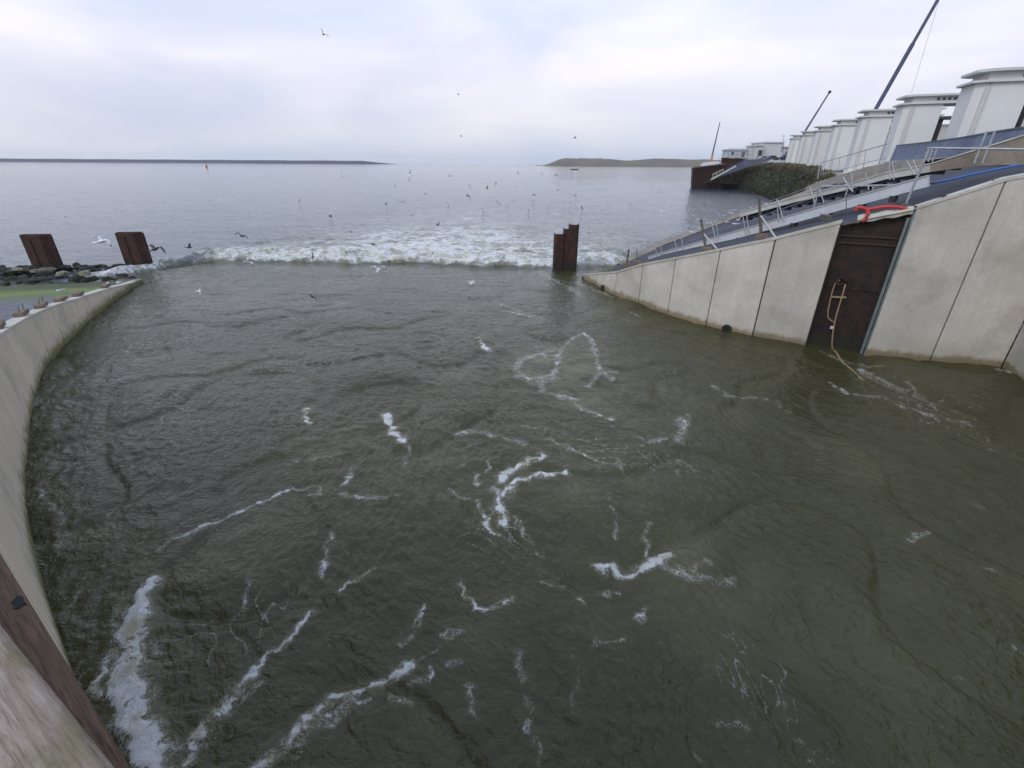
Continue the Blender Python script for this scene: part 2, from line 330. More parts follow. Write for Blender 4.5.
# ------------------------------------------------------------------ WATER
def build_water():
    rr = [1.5]
    while rr[-1] < 5000:
        r = rr[-1]; k = .0052 if r < 75 else (.009 if r < 400 else .03); rr.append(r*(1+k) if r > 6 else r+.04)
    rr = np.array(rr); th = np.linspace(R(-72), R(78), 1000)
    Rg, Tg = np.meshgrid(rr, th, indexing='ij')
    X = Rg*np.sin(Tg); Y = Rg*np.cos(Tg) - 1.0
    near = sstep(-Rg, -400, -120)
    # channel-aligned coordinates
    ang = R(118); ca, sa = math.cos(ang), math.sin(ang)
    wx = X + 2.6*pn(X*.11, Y*.11, 1) + 1.1*pn(X*.33, Y*.33, 2); wy = Y + 2.6*pn(X*.11+9, Y*.11, 3) + 1.1*pn(X*.33+5, Y*.33, 4)
    fx = (wx*ca + wy*sa); fy = (-wx*sa + wy*ca)
    mx_ = X + 1.1*pn(X*.13, Y*.13, 5) + .45*pn(X*.5, Y*.5, 6); my_ = Y + 1.1*pn(X*.13+9, Y*.13, 7) + .45*pn(X*.5+5, Y*.5, 8)
    gx = mx_*ca + my_*sa; gy = -mx_*sa + my_*ca
    # front line of the hydraulic jump
    fl = [(95, 281), (128, 274), (165, 266), (215, 259), (330, 259), (450, 260.5), (560, 264), (625, 261), (700, 259)]
    fp = np.array([onz(*p)[:2] for p in fl]); fp = fp[np.argsort(fp[:, 0])]
    Yf = np.interp(X, fp[:, 0], fp[:, 1]) + 1.4*pn(X*.17, X*0+3.3, 9) + .6*pn(X*.8, X*0+7.7, 10)
    d = Y - Yf
    inx = sstep(X, -35, -30) * sstep(-X, -14, -8)
    inx2 = sstep(X, -34 , -27) * sstep(-X, -24, -12)
    chan = sstep(-d, -.2, 1.0) * (Y < 60)
    # heights
    z = .08*pn(X*.16, Y*.16, 11) + .05*pn(fx*.22, fy*.50, 12)
    rid = 1-np.abs(pn(fx*.5, fy*1.1, 13))*2; z += .034*rid
    rid2 = 1-np.abs(pn(gx*1.0, gy*1.6, 14))*2; z += .038*rid2*(1+1.3*pn(X*.2, Y*.2, 15))
    rid3 = 1-np.abs(pn(gx*2.4+.6*pn(X*1.5,Y*1.5,48), gy*3.2+.6*pn(X*1.5,Y*1.5,55), 26))*2; z += .030*rid3*np.clip(.75+2.3*pn(X*.20, Y*.20, 27), .12, 2.0)*(Rg < 60)
    z += .013*(1-2*np.abs(pn(gx*5.5+.8*pn(X*3,Y*3,49), gy*7.0+.8*pn(X*3,Y*3,56), 16)))*(Rg < 45)*np.clip(.8+1.8*pn(X*.35, Y*.35, 54), .1, 1.8)
    # boils: smooth domes rising from below, with wrinkled rims
    bl = pn(X*.26, Y*.26, 28); z += .11*sstep(bl, .10, .5) - .07*np.exp(-((bl-.12)/.045)**2)
    calm = 1 - .5*sstep(d, -26, -10) - .25*sstep(d, -7, -2)
    zc = z*calm
    # open sea chop
    zs_ = .09*pn(X*.10, Y*.30, 17) + .055*(1-2*np.abs(pn(X*.28, Y*.75, 18))) + .024*(1-2*np.abs(pn(X*.8, Y*1.9, 19)))
    z = zc*chan + zs_*(1-chan)
    # jump
    brk = .50 + 1.1*pn(X*.14, X*0+1.5, 20) + .8*pn(X*.8, Y*.5, 21)
    ridge = np.exp(-((d-1.3)/np.where(d < 1.3, .9, 2.2))**2)*np.clip(brk, .0, 1.5)*.50*inx
    decay = np.exp(-np.clip(d, 0, None)/13)*(d > -.3)*inx2
    chaos = (.55*pn(X*.55, Y*.6, 22) + .40*(1-2.2*np.abs(pn(X*.9, Y*1.1, 23))) + .22*pn(X*2.4, Y*2.6, 24) + .12*pn(X*5.5, Y*5.5, 25))*decay*(.45+.55*sstep(pn(X*.15, Y*.15, 58), -.3, .4))
    z += ridge + chaos*.75 - .25*np.exp(-((d+1.2)/1.6)**2)*inx
    # foam
    # lacy tongues behind the jump
    n1 = pn(X*.22, Y*.30, 30) + .6*pn(X*.6, Y*.9, 31) + .45*pn(X*1.7, Y*2.4, 37)
    n2 = 1-2.4*np.abs(pn(X*.55, Y*.8, 33)) + .5*pn(X*2.2, Y*3.2, 34)
    smoothhump = sstep(pn(X*.22+4, X*0+.7, 35), .22, .4)*(d < 2.2)
    foam = (np.exp(-np.clip(d-2.4, 0, None)/3.4)*.52 + .46*np.exp(-np.clip(d-1, 0, None)/9))*sstep(d+.5*pn(X*1.3, Y*1.3, 36), -.9, .1)*inx*(1.0 + .35*n1 + .42*(n2-.3)*sstep(d, .8, 3))*(1-.8*smoothhump)*(.86+.34*pn(X*.5, Y*.25, 59))
    mid = np.exp(-((X+7)/19)**2)
    foam = np.maximum(foam, np.exp(-np.clip(d-6, 0, None)/34)*(d > 0)*inx2*mid*(.80 + .7*n1 + .6*(n2-.35)))
    # white caps at sea
    foam = np.maximum(foam, (1-chan)*sstep(pn(X*.16, Y*.6, 32)+.4*pn(X*.8, Y*2.2, 38), .62, .8)*.42)
    silt = np.clip(np.exp(-np.clip(d, 0, None)/24)*(d > -.5)*inx2*mid*1.0, 0, 1)
    foam = np.where((d > -.1) & (z < -.05) & (d < 14), foam*.72, foam)
    # streaks and boils in the channel, each traced on the water: (pixels, width px, strength)
    ST = [([(160,550),(205,529),(263,507),(294,491)], 2.2, .95), ([(297,490),(318,490),(321,498),(308,497)], 2.4, .8),
     ([(297,462),(335,458)], 2.4, .6), ([(306,411),(309,426)], 2.8, .9), ([(108,514),(130,507)], 2, .65), ([(78,498),(84,504)], 3, .6),
     ([(38,487),(50,510),(65,524),(60,540),(58,558)], 4.5, .58), ([(48,533),(70,520)], 3, .5), ([(331,535),(326,551),(322,579)], 3, .75),
     ([(251,589),(246,600),(244,613)], 4, .75), ([(338,592),(355,583),(372,573)], 2, .85), ([(62,617),(70,606),(85,592)], 1.8, .65), ([(60,617),(110,628)],2,.45),
     ([(150,585),(143,605),(138,630),(137,655),(132,680),(137,705),(143,730),(152,755),(158,775)], 9.5, 1.3), ([(144,600),(133,632),(124,665),(125,690),(133,720),(142,760)], 12, .95),
     ([(118,645),(101,675),(97,690),(108,710),(120,740)], 7, .7), ([(120,610),(112,650),(92,690)], 6, .5),
     ([(311,617),(287,645),(270,656),(256,667)], 3.4, 1.15), ([(256,667),(242,687),(225,708),(205,725),(194,746),(188,766)], 6, .85),
     ([(262,680),(240,705),(215,730),(200,750)], 6, .48),
     ([(405,670),(382,684),(355,693),(328,703),(304,725),(287,742),(262,768)], 6.5, 1.2), ([(410,668),(440,650)],2.5,.55),
     ([(369,704),(341,718),(314,739),(297,759)], 4, .68), ([(350,703),(320,722),(296,748)], 12, .45),
     ([(423,610),(415,633),(403,645)], 4, .68), ([(444,638),(464,634)], 2.4, .85), ([(449,668),(456,664)], 4, .85), ([(430,674),(413,687)], 4, .6),
     ([(469,684),(472,700),(475,718)], 3.2, .6), ([(461,588),(475,609),(499,608),(515,601)], 3, .85), ([(391,699),(413,703)], 2.4, .65),
     ([(599,571),(612,571),(628,577),(645,571),(658,563),(669,559)], 5.5, 1.2), ([(647,527),(646,545),(644,561)], 3, .8),
     ([(690,571),(708,566)], 6, .58), ([(660,572),(700,580),(730,585)], 9, .46), ([(614,520),(617,544)], 3, .6), ([(608,503),(614,520)],2,.5),
     ([(515,520),(525,540),(539,558)], 3, .58), ([(518,653),(521,668),(523,684)], 5, .55), ([(526,700),(532,732),(539,765)], 5, .52),
     ([(576,660),(578,680),(573,705)], 4, .45), ([(590,648),(621,641)], 2, .75), ([(634,622),(645,612)], 4, .65), ([(597,597),(610,594),(621,598)], 3, .62),
     ([(576,600),(580,604)], 3.5, .75), ([(540,583),(563,589)], 3, .6), ([(720,727),(740,728)], 5, .5), ([(781,657),(783,718)], 2.5, .42), ([(690,750),(700,765)],4,.4),
     ([(478,340),(482,347),(488,352)], 3, .85), ([(584,334),(572,340),(560,352),(557,366),(552,377),(536,381),(524,379),(516,372),(519,363),(535,357),(553,352)], 3.4, .68),
     ([(514,372),(530,384),(556,380)], 7, .55), ([(584,334),(592,343),(594,351),(601,375),(587,388)], 3.2, .72), ([(600,375),(614,374)], 3, .7),
     ([(541,381),(543,395),(570,399),(580,409),(608,422)], 5, .6), ([(560,396),(574,400)], 5, .8), ([(600,419),(612,422)], 4, .85),
     ([(387,417),(390,427),(394,436),(404,445)], 4, 1.15), ([(404,445),(410,452),(405,470)], 3, .5), ([(454,436),(478,434),(493,438)], 4.5, .68), ([(505,440),(522,446)], 4, .7), ([(549,441),(567,449),(590,460)], 3, .68),
     ([(522,428),(549,431)], 2, .6), ([(545,459),(530,462),(519,467),(509,474),(503,482),(499,488),(497,496),(500,512),(503,525)], 5.0, 1.2),
     ([(565,474),(550,477),(536,478),(522,483),(512,489),(505,501)], 4, 1.05), ([(476,477),(478,487)], 3, .8), ([(476,504),(482,514),(486,528),(497,537)], 3.6, .85),
     ([(450,491),(467,501)], 2.5, .6), ([(502,453),(490,462),(485,474)], 2, .55), ([(351,470),(350,480),(344,487)], 3, .7), ([(341,499),(365,501),(399,499)], 3.4, .66),
     ([(303,462),(338,457)], 2.5, .55), ([(517,525),(525,540),(536,556)], 3, .5), ([(687,416),(682,428),(679,441)], 7, .66), ([(637,449),(650,444),(662,441)], 4, .62),
     ([(600,372),(612,382)], 4, .6), ([(600,420),(612,422)], 3, .8), ([(712,387),(729,397),(754,399)], 3.2, .68), ([(754,399),(775,405),(792,416)], 2, .52),
     ([(829,384),(846,395),(866,398),(883,399),(904,409)], 2.6, .66), ([(862,372),(867,378),(885,384),(900,391)], 6, .58), ([(905,385),(921,400),(933,405)],5,.5), ([(921,414),(933,418)], 4, .68), ([(950,422),(968,425)], 3, .6),
     ([(925,532),(916,538),(908,543)], 2.6, .7), ([(985,572),(998,575)], 3, .6), ([(971,507),(980,510)], 3, .6), ([(604,597),(621,597)], 3, .62), ([(725,467),(735,472)],2.5,.5),
     ([(470,284),(474,281)], 2.5, .9), ([(500,305),(540,318)], 2.5, .62), ([(508,312),(530,317)],2,.7), ([(540,272),(560,285),(580,296)], 5, .55), ([(575,283),(620,300)], 4, .5), ([(630,312),(640,318)], 3, .6),
     ([(820,352),(850,365),(880,368)], 4, .5), ([(1000,370),(1008,374)], 3.5, .75), ([(430,335),(445,341)], 2.5, .5), ([(330,345),(342,345)], 2, .6), ([(590,418),(640,440),(690,470)],2,.42), ([(480,455),(440,480)],2,.4)]
    zf = foam
    for pts, w, st in ST:
        st = st if w > 8 else (min(st, 1.02) if st > 1 else st**1.6)
        wp = [onz(*p)[:2] for p in pts]
        up_ = (pts[0][0]+pts[-1][0])/2; vp = (pts[0][1]+pts[-1][1])/2
        dist = (onz(up_, vp)[1]*cp + H*sp)
        ws = w*dist/F*.80
        xs = [q[0] for q in wp]; ys = [q[1] for q in wp]; mg = ws*4+.5
        i0 = np.where((X > min(xs)-mg) & (X < max(xs)+mg) & (Y > min(ys)-mg) & (Y < max(ys)+mg))
        x = X[i0]; y = Y[i0]
        x = x + ws*1.1*pn(x/ws*.33+3, y/ws*.33, 40) + .16*pn(x*3.2, y*3.2, 41) + .05*pn(x*9, y*9, 47); y = y + ws*1.1*pn(x/ws*.33, y/ws*.33+7, 42) + .16*pn(x*3.2, y*3.2+4, 43)
        dm = np.full(x.shape, 1e9)
        for a, b in zip(wp, wp[1:]):
            ab = b-a; tt = np.clip(((x-a[0])*ab[0]+(y-a[1])*ab[1])/(ab@ab+1e-9), 0, 1)
            dm = np.minimum(dm, np.hypot(x-a[0]-ab[0]*tt, y-a[1]-ab[1]*tt))
        q = (np.exp(-(dm/(ws*.95))**2)*.66 + np.exp(-(dm/(ws*2.4))**2)*.30)*st*(1 + .75*pn(x*1.3+up_, y*1.3, 44) + .75*pn(x*4.5, y*4.5, 45) + .4*pn(x*11, y*11, 46))
        zf[i0] = np.maximum(zf[i0], q)
        z[i0] += np.exp(-(dm/(ws*1.6))**2)*st*min(.10, ws*.35)
        # halo of aerated water
        silt[i0] = np.maximum(silt[i0], np.exp(-(dm/(ws*2.6))**2)*st*.30)
    for (u, v, rr_, am) in ((560, 365, 2.2, .8), (590, 395, 1.6, .5), (430, 470, 1.5, .35), (700, 575, 1.3, .5), (240, 545, 1.6, .3), (600, 480, 2.0, .3), (230, 257, 2.0, .9)):
        q = onz(u, v); silt = np.maximum(silt, np.exp(-((X-q[0])**2+(Y-q[1])**2)/rr_**2)*am*np.clip(.7+1.3*pn(X*.9, Y*.9, 57), 0, 1.3))
    # flecks by the walls
    cw = (np.abs(pn(fx*1.5, fy*3.0, 50)) < .05)*sstep(pn(X*.3, Y*.3, 51), .12, .4)*.38*chan
    foam = np.maximum(zf, cw)
    # aerated olive patches in the channel
    silt = np.maximum(silt, chan*sstep(pn(X*.25, Y*.25, 52)+.6*pn(X*.7, Y*.7, 53), .0, .7)*.2)
    z *= np.clip(near+.0, 0, 1)
    nr, nc = X.shape; nv = nr*nc
    co = np.stack([X, Y, z], -1).reshape(-1, 3).astype(np.float32)
    i = np.arange(nr-1)[:, None]*nc + np.arange(nc-1)[None]; fc = np.stack([i, i+1, i+nc+1, i+nc], -1).reshape(-1, 4)[:, ::-1]
    me = bpy.data.meshes.new('water'); me.vertices.add(nv); me.vertices.foreach_set('co', co.ravel())
    me.loops.add(fc.size); me.loops.foreach_set('vertex_index', fc.ravel().astype(np.int32))
    me.polygons.add(len(fc)); me.polygons.foreach_set('loop_start', (np.arange(len(fc))*4).astype(np.int32))
    try: me.polygons.foreach_set('loop_total', np.full(len(fc), 4, np.int32))
    except Exception: pass
    me.update(calc_edges=True); me.polygons.foreach_set('use_smooth', np.ones(len(fc), bool))
    sea = (1-chan)*(1-np.clip(silt*1.6, 0, 1))
    for nm, arr in (('foam', foam), ('silt', silt), ('sea', sea)):
        a = me.attributes.new(nm, 'FLOAT', 'POINT'); a.data.foreach_set('value', arr.ravel().astype(np.float32))
    a = me.attributes.new('flow', 'FLOAT_VECTOR', 'POINT'); a.data.foreach_set('vector', np.stack([gx, gy, 0*gx], -1).ravel().astype(np.float32))
    if me.polygons[0].normal.z < 0: me.flip_normals()
    o = bpy.data.objects.new('water', me); COL.objects.link(o); tag(o, kind='structure')
    # material
    m = bpy.data.materials.new('murky_water'); m.use_nodes = True; t = m.node_tree; t.nodes.clear(); L = t.links.new
    out = N(t, 'ShaderNodeOutputMaterial'); bs = N(t, 'ShaderNodeBsdfPrincipled'); fo = N(t, 'ShaderNodeBsdfPrincipled')
    af = N(t, 'ShaderNodeAttribute', attribute_name='foam'); asl = N(t, 'ShaderNodeAttribute', attribute_name='silt'); afl = N(t, 'ShaderNodeAttribute', attribute_name='flow')
    g = N(t, 'ShaderNodeNewGeometry')
    def noise(sc, det, vec, ro=.6, st=None, dist=0):
        if st:
            q = N(t, 'ShaderNodeMapping'); q.inputs['Scale'].default_value = st; L(vec, q.inputs[0]); vec = q.outputs[0]
        n = N(t, 'ShaderNodeTexNoise'); n.inputs['Scale'].default_value = sc; n.inputs['Detail'].default_value = det; n.inputs['Roughness'].default_value = ro
        n.inputs['Distortion'].default_value = dist; L(vec, n.inputs['Vector']); return n.outputs[0]
    def mth(op, a, b, c=None):
        n = N(t, 'ShaderNodeMath', operation=op)
        for k, q in enumerate((a, b, c)):
            if q is None: continue
            if hasattr(q, 'is_output'): L(q, n.inputs[k])
            else: n.inputs[k].default_value = q
        return n.outputs[0]
    def mr(x, a, b, c, dd):
        n = N(t, 'ShaderNodeMapRange', interpolation_type='SMOOTHSTEP'); L(x, n.inputs[0])
        for k, q in enumerate((a, b, c, dd)): n.inputs[1+k].default_value = q
        return n.outputs[0]
    pos = g.outputs['Position']; flow = afl.outputs['Vector']
    cd = N(t, 'ShaderNodeMix', data_type='RGBA'); L(asl.outputs['Fac'], cd.inputs[0]); cd.inputs[6].default_value = (.046, .043, .016, 1); cd.inputs[7].default_value = (.135, .125, .060, 1)
    ase = N(t, 'ShaderNodeAttribute', attribute_name='sea'); ce = N(t, 'ShaderNodeMix', data_type='RGBA'); L(ase.outputs['Fac'], ce.inputs[0]); L(cd.outputs[2], ce.inputs[6]); ce.inputs[7].default_value = (.065, .08, .09, 1)
    L(ce.outputs[2], bs.inputs['Base Color'])
    bs.inputs['IOR'].default_value = 1.33; bs.inputs['Roughness'].default_value = .06
    # fine ripples: broad for the sea, fine for the channel
    b1 = noise(.9, 5, pos, .62, (.55, 1.6, 1)); b2 = noise(4.2, 4, flow, .55, (.9, 1.25, 1), .8)
    bp1 = N(t, 'ShaderNodeBump'); bp1.inputs['Distance'].default_value = .09; L(b1, bp1.inputs['Height'])
    bp2 = N(t, 'ShaderNodeBump'); bp2.inputs['Distance'].default_value = .075; L(b2, bp2.inputs['Height']); L(bp1.outputs[0], bp2.inputs['Normal'])
    L(bp2.outputs[0], bs.inputs['Normal'])
    f1 = noise(6.5, 10, pos, .74, None, 1.0); f2 = noise(2.2, 6, pos, .65)
    v = mth('ADD', af.outputs['Fac'], mth('MULTIPLY', mth('SUBTRACT', f1, .5), 2.1)); v = mth('ADD', v, mth('MULTIPLY', mth('SUBTRACT', f2, .5), .7))
    on = mr(af.outputs['Fac'], .12, .35, 0, 1)
    mask = mth('MULTIPLY', mr(v, .48, .84, 0, .93), on)
    f4 = noise(3.2, 7, pos, .68, None, 1.6); f5 = noise(8.5, 6, pos, .66, None, 1.4)
    lace = mth('MAXIMUM', mr(mth('ABSOLUTE', mth('SUBTRACT', f4, .5), 0), 0, .016, 1, 0), mr(mth('ABSOLUTE', mth('SUBTRACT', f5, .5), 0), 0, .022, .85, 0))
    lz = mth('MULTIPLY', lace, mr(af.outputs['Fac'], .12, .40, 0, .8)); mask = mth('MAXIMUM', mask, lz)
    # uneven density inside the foam
    fcol = N(t, 'ShaderNodeMix', data_type='RGBA'); L(mr(noise(1.1, 8, pos, .75), .38, .56, 0, 1), fcol.inputs[0])
    fcol.inputs[6].default_value = (.46, .44, .31, 1); fcol.inputs[7].default_value = (.74, .74, .71, 1)
    L(fcol.outputs[2], fo.inputs['Base Color']); fo.inputs['Roughness'].default_value = .75
    bp3 = N(t, 'ShaderNodeBump'); bp3.inputs['Distance'].default_value = .12; L(f1, bp3.inputs['Height']); L(bp3.outputs[0], fo.inputs['Normal'])
    mxs = N(t, 'ShaderNodeMixShader'); L(mask, mxs.inputs[0]); L(bs.outputs[0], mxs.inputs[1]); L(fo.outputs[0], mxs.inputs[2]); L(mxs.outputs[0], out.inputs[0])
    me.materials.append(m)
build_water()

# ------------------------------------------------------------------ LEFT LAND
def build_left():
    b = MB(); rows = []
    ext = np.array([-.962, -.272])
    base = [(LW[0][0]-ext[0]*0+.6, LW[0][1]+3, -1.6)] + LW
    for k, p in enumerate(base):
        row = []
        for j, dd in enumerate((.35, 1.2, 3, 6, 10, 16, 25, 40, 70)):
            q = np.array(p[:2]) + ext*dd
            zz = p[2]-.06 + (.10*math.sin(q[0]*.7+q[1]) if j > 1 else 0)*.5
            row.append((q[0], q[1], zz))
        rows.append(row)
    b.grid(rows); o = b.build('left_embankment', M['leftslope'], smooth=True); tag(o, kind='structure')
    # wall
    w = empty('quay_wall', (LW[0][0], LW[0][1], 0), 'long curved pale concrete quay wall along the left edge of the channel', 'wall')
    nrm = []
    for i in range(len(LW)):
        a = np.array(LW[max(0, i-1)][:2]); c = np.array(LW[min(len(LW)-1, i+1)][:2]); d = (c-a)/np.linalg.norm(c-a); nrm.append(np.array([-d[1], d[0]]))  # towards land?
    # land side is to the left / behind
    for i in range(len(nrm)):
        if nrm[i] @ np.array([-.96, -.27]) < 0: nrm[i] = -nrm[i]
    bk = MB(); rws = []
    for p, n in zip(LW, nrm): rws.append([(p[0]+n[0]*.06, p[1]+n[1]*.06, -1.5), (p[0]+n[0]*.06, p[1]+n[1]*.06, p[2]-.10)])
    bk.grid(rws); bk.build('joint_backing', M['joint'], w)
    per = 4
    for s in range(0, len(LW)-per, per):
        mb = MB(); idx = range(s, s+per+1)
        front, back = [], []
        for j in idx:
            p = np.array(LW[j][:2]); n = nrm[j]
            if j == s or j == s+per:       # leave an open joint
                q = np.array(LW[min(len(LW)-1, s+1 if j == s else s+per-1)][:2]); p = p + (q-p)/np.linalg.norm(q-p)*.022
            front.append((p, LW[j][2]-.08)); back.append((p+n*.3, LW[j][2]-.08))
        poly = [f[0] for f in front] + [q[0] for q in back[::-1]]; zt = [f[1] for f in front] + [q[1] for q in back[::-1]]
        mb.prism(poly, -1.5, zt); mb.build('wall_panel', M['conc_left'], w, bevel=.012)
    mb = MB(); rws = []
    for p, n in zip(LW, nrm):
        p2 = np.array(p[:2]); rws.append([(*(p2-n*.02), p[2]-.085), (*(p2-n*.02), p[2]+.0), (*(p2+n*.50), p[2]+.0), (*(p2+n*.50), p[2]-.085)])
    mb.grid(rws); mb.build('coping', M['cope'], w)
    # timber blocks on the coping
    px = [(0,321),(9,312),(30,306),(49,300),(68,295),(87,290),(111,285)]
    proto = None
    adj = ['nearest the frame edge, half cut off', 'with two rods, at the far left', 'with two bent rods standing on it', 'brown, below the standing gull', 'grey, crusted with green weed', 'plain brown, below the left pile', 'mossy green, nearest the wall tip']
    LWa = np.array(LW)
    for k, (u, v) in enumerate(px):
        # wall top point seen at this pixel column
        best = min(range(len(LWa)), key=lambda i: abs(projx(LWa[i]) - (u)) if LWa[i][1] > 9 else 1e9)
        p = LWa[best]; n = nrm[best]; c = np.array([p[0]+n[0]*.28, p[1]+n[1]*.28, p[2]+.03])
        a = LWa[min(best+1, len(LWa)-1)]-LWa[best-1]; rz = math.atan2(a[1], a[0])
        if proto is None:
            proto = empty('timber_block', (0, 0, 0))
            m1 = MB(); m1.box((0, 0, .09), np.eye(3), (.36, .17, .09)); bo = m1.build('block', M['timber'], proto, bevel=.02)
            for sx_, ln in ((-.25, .5), (.22, .62)):
                m2 = MB(); m2.tube([(sx_, .05, .15), (sx_, .05, .33), (sx_+.1*ln, .12, (.28+ln*.3))], .017, 6); m2.build('rod', M['darkpost'], proto)
            o = proto; o.location = c; o.rotation_euler = (0, 0, rz)
        else:
            o = copy_tree(proto, c, (0, 0, rz + random.uniform(-.08, .08)))
            if k in (4, 5, 6):
                for ch in [x for x in bpy.data.objects if x.parent == o and x.name.startswith('rod')]: ch.scale = (1, 1, .35)
        tag(o, 'timber block on the left wall coping, ' + adj[k], 'block', 'timber blocks on the left quay wall')
def projx(p):
    x, y, z = p[0], p[1], p[2]-H; dep = y*cp - z*sp
    if dep < .1: return -9999
    a = x/dep*F; b = (y*sp+z*cp)/dep*F; return 512 + math.cos(ROLL)*a + math.sin(ROLL)*b
build_left()

# rocks
def rock_mesh(seed, m):
    rnd = random.Random(seed); bm = bmesh.new(); bmesh.ops.create_icosphere(bm, subdivisions=2, radius=1)
    pl = [(Vector((rnd.gauss(0,1), rnd.gauss(0,1), rnd.gauss(0,.8))).normalized(), rnd.uniform(.42, .85)) for _ in range(14)]
    for v in bm.verts:
        for n, d in pl:
            k = v.co.dot(n)
            if k > d: v.co -= n*(k-d)
        v.co *= 1 + rnd.uniform(-.09, .09)
    me = bpy.data.meshes.new('rock'); bm.to_mesh(me); bm.free(); me.materials.append(m); return me
RM = [rock_mesh(i, M['rock_dark']) for i in range(5)] + [rock_mesh(i+20, M['rock_pale']) for i in range(3)]
PALE = [((25, 267), 'pale rock at the left foot of the left pile'), ((38, 269), 'largest pale rock, in front of the left pile'), ((52, 268), 'small pale rock right of the left pile foot'), ((64, 271), 'flat pale rock with green edge right of the left pile'), ((87, 271), 'brownish pale rock midway between the two left piles')]
rk = random.Random(11)
for i in range(150):
    u = -55 + i*1.25 + rk.uniform(-3, 3)
    v = 283.5 - u*.05 + rk.uniform(-5.5, 0) + (1.5 if i % 2 else -6)
    if u > 105: v += 1
    q = onz(u, v); s = rk.uniform(.28, .55)*(1 if u < 90 else .7)
    o = bpy.data.objects.new('rock', RM[rk.randrange(5)]); COL.objects.link(o)
    hgt = .0 + (.22 if (279-u*.05) > v else 0)*(1 if u < 90 else .4)
    o.location = (q[0], q[1], hgt); o.scale = (s*1.25, s, s*.62); o.rotation_euler = (rk.uniform(-.3,.3), rk.uniform(-.3,.3), rk.uniform(0,6))
    tag(o, 'dark weed covered boulder in the low breakwater in front of the two left piles', 'rock', 'dark boulders of the low left breakwater')
for (u, v), lab in PALE:
    q = onz(u, v+9); s = rk.uniform(.4, .6)
    o = bpy.data.objects.new('rock', RM[5+rk.randrange(3)]); COL.objects.link(o); o.location = (q[0], q[1], .5); o.scale = (s*1.2, s*.8, s*.55)
    o.rotation_euler = (0, 0, rk.uniform(0, 6)); tag(o, lab, 'rock', 'pale rocks of the low left breakwater')

# ------------------------------------------------------------------ STEEL PILES
def sheet_box(ul, ur, vb, vt, yadd, notch=0):
    a = onz(ul, vb); b = onz(ur, vb); Y = (a[1]+b[1])/2 + yadd
    return a, b
def pile(ub0, ub1, vb, zt, label, depth=1.5, prof='round'):
    a = onz(ub0, vb); b = onz(ub1, vb); c = (a+b)/2; wd = abs(b[0]-a[0])
    e = empty('steel_pile', (c[0], c[1]+depth/2, 0), label, 'pile', 'rusty steel sheet piles standing in the water')
    # hollow pile of two U shaped sheets locked together
    mb = MB(); hw = wd/2; hd = depth/2; cx, cy = c[0], c[1]+hd
    out = [(-hw, -.12), (-hw*.72, -hd), (hw*.62, -hd), (hw, -.12), (hw, .12), (hw*.72, hd), (-hw*.62, hd), (-hw, .12)]
    t_ = .09; inn = [(x*(1-t_/hw*1.2), y*(1-t_/hd*1.2)) for x, y in out]
    n = len(out); z1 = [zt + q for q in (0, .03, -.02, .02, .02, 0, -.03, .02)]
    vo = [(cx+x, cy+y, -1.5) for x, y in out] + [(cx+x, cy+y, z1[i]) for i, (x, y) in enumerate(out)]
    vi = [(cx+x, cy+y, -1.5) for x, y in inn] + [(cx+x, cy+y, z1[i]) for i, (x, y) in enumerate(inn)]
    f = [(i, (i+1) % n, n+(i+1) % n, n+i) for i in range(n)] + [(2*n+i, 3*n+i, 3*n+(i+1) % n, 2*n+(i+1) % n) for i in range(n)] + [(n+i, n+(i+1) % n, 3*n+(i+1) % n, 3*n+i) for i in range(n)]
    mb.add(vo+vi, f); mb.build('sheet', M['rust'], e)
    for sx_ in (-1, 1):
        l = MB(); l.box((cx+sx_*(hw+.03), cy, (zt-1.5)/2), np.eye(3), (.05, .16, (zt+1.5)/2 - .05)); l.build('interlock', M['rust'], e)
    l = MB(); l.tube([(cx-hw*.1, cy-hd-.03, -1.4), (cx-hw*.1, cy-hd-.03, zt-.25)], .05, 6); l.build('weld_rib', M['rust'], e)
    return e
pile(31, 58, 272, 2.78, 'dark rusty steel pile leftmost of the three, behind the pale rocks', 1.0)
pile(123.5, 148, 267, 2.7, 'dark rusty steel pile standing at the tip of the left quay wall', 1.0)
def pileC():
    a = onz(553.5, 265); b = onz(576.5, 269); c = (a+b)/2
    e = empty('steel_pile', (c[0], c[1], 0), 'stepped rusty steel pile of three sheets near the right wall tip', 'pile', 'rusty steel sheet piles standing in the water')
    X0, X1, Yc = a[0], b[0], c[1]; w = X1-X0
    for x0, x1, zt, yo, dp in ((X0-.12, X0+w*.42, 2.75, -.08, .8), (X0+w*.36, X0+w*.74, 3.15, .02, .8), (X0+w*.60, X1+.05, 3.5, -.06, 1.0)):
        mb = MB(); t_ = .07; y0 = Yc+yo-dp/2; y1 = Yc+yo+dp/2
        poly_o = [(x0, y1), (x0, y0+.15), (x0+.12, y0), (x1-.12, y0), (x1, y0+.15), (x1, y1)]
        poly_i = [(x1-t_, y1), (x1-t_, y0+.2), (x1-.16, y0+t_), (x0+.16, y0+t_), (x0+t_, y0+.2), (x0+t_, y1)]
        mb.prism(poly_o+poly_i, -1.5, zt); 
        mb.build('sheet', M['rust'], e)
pileC()

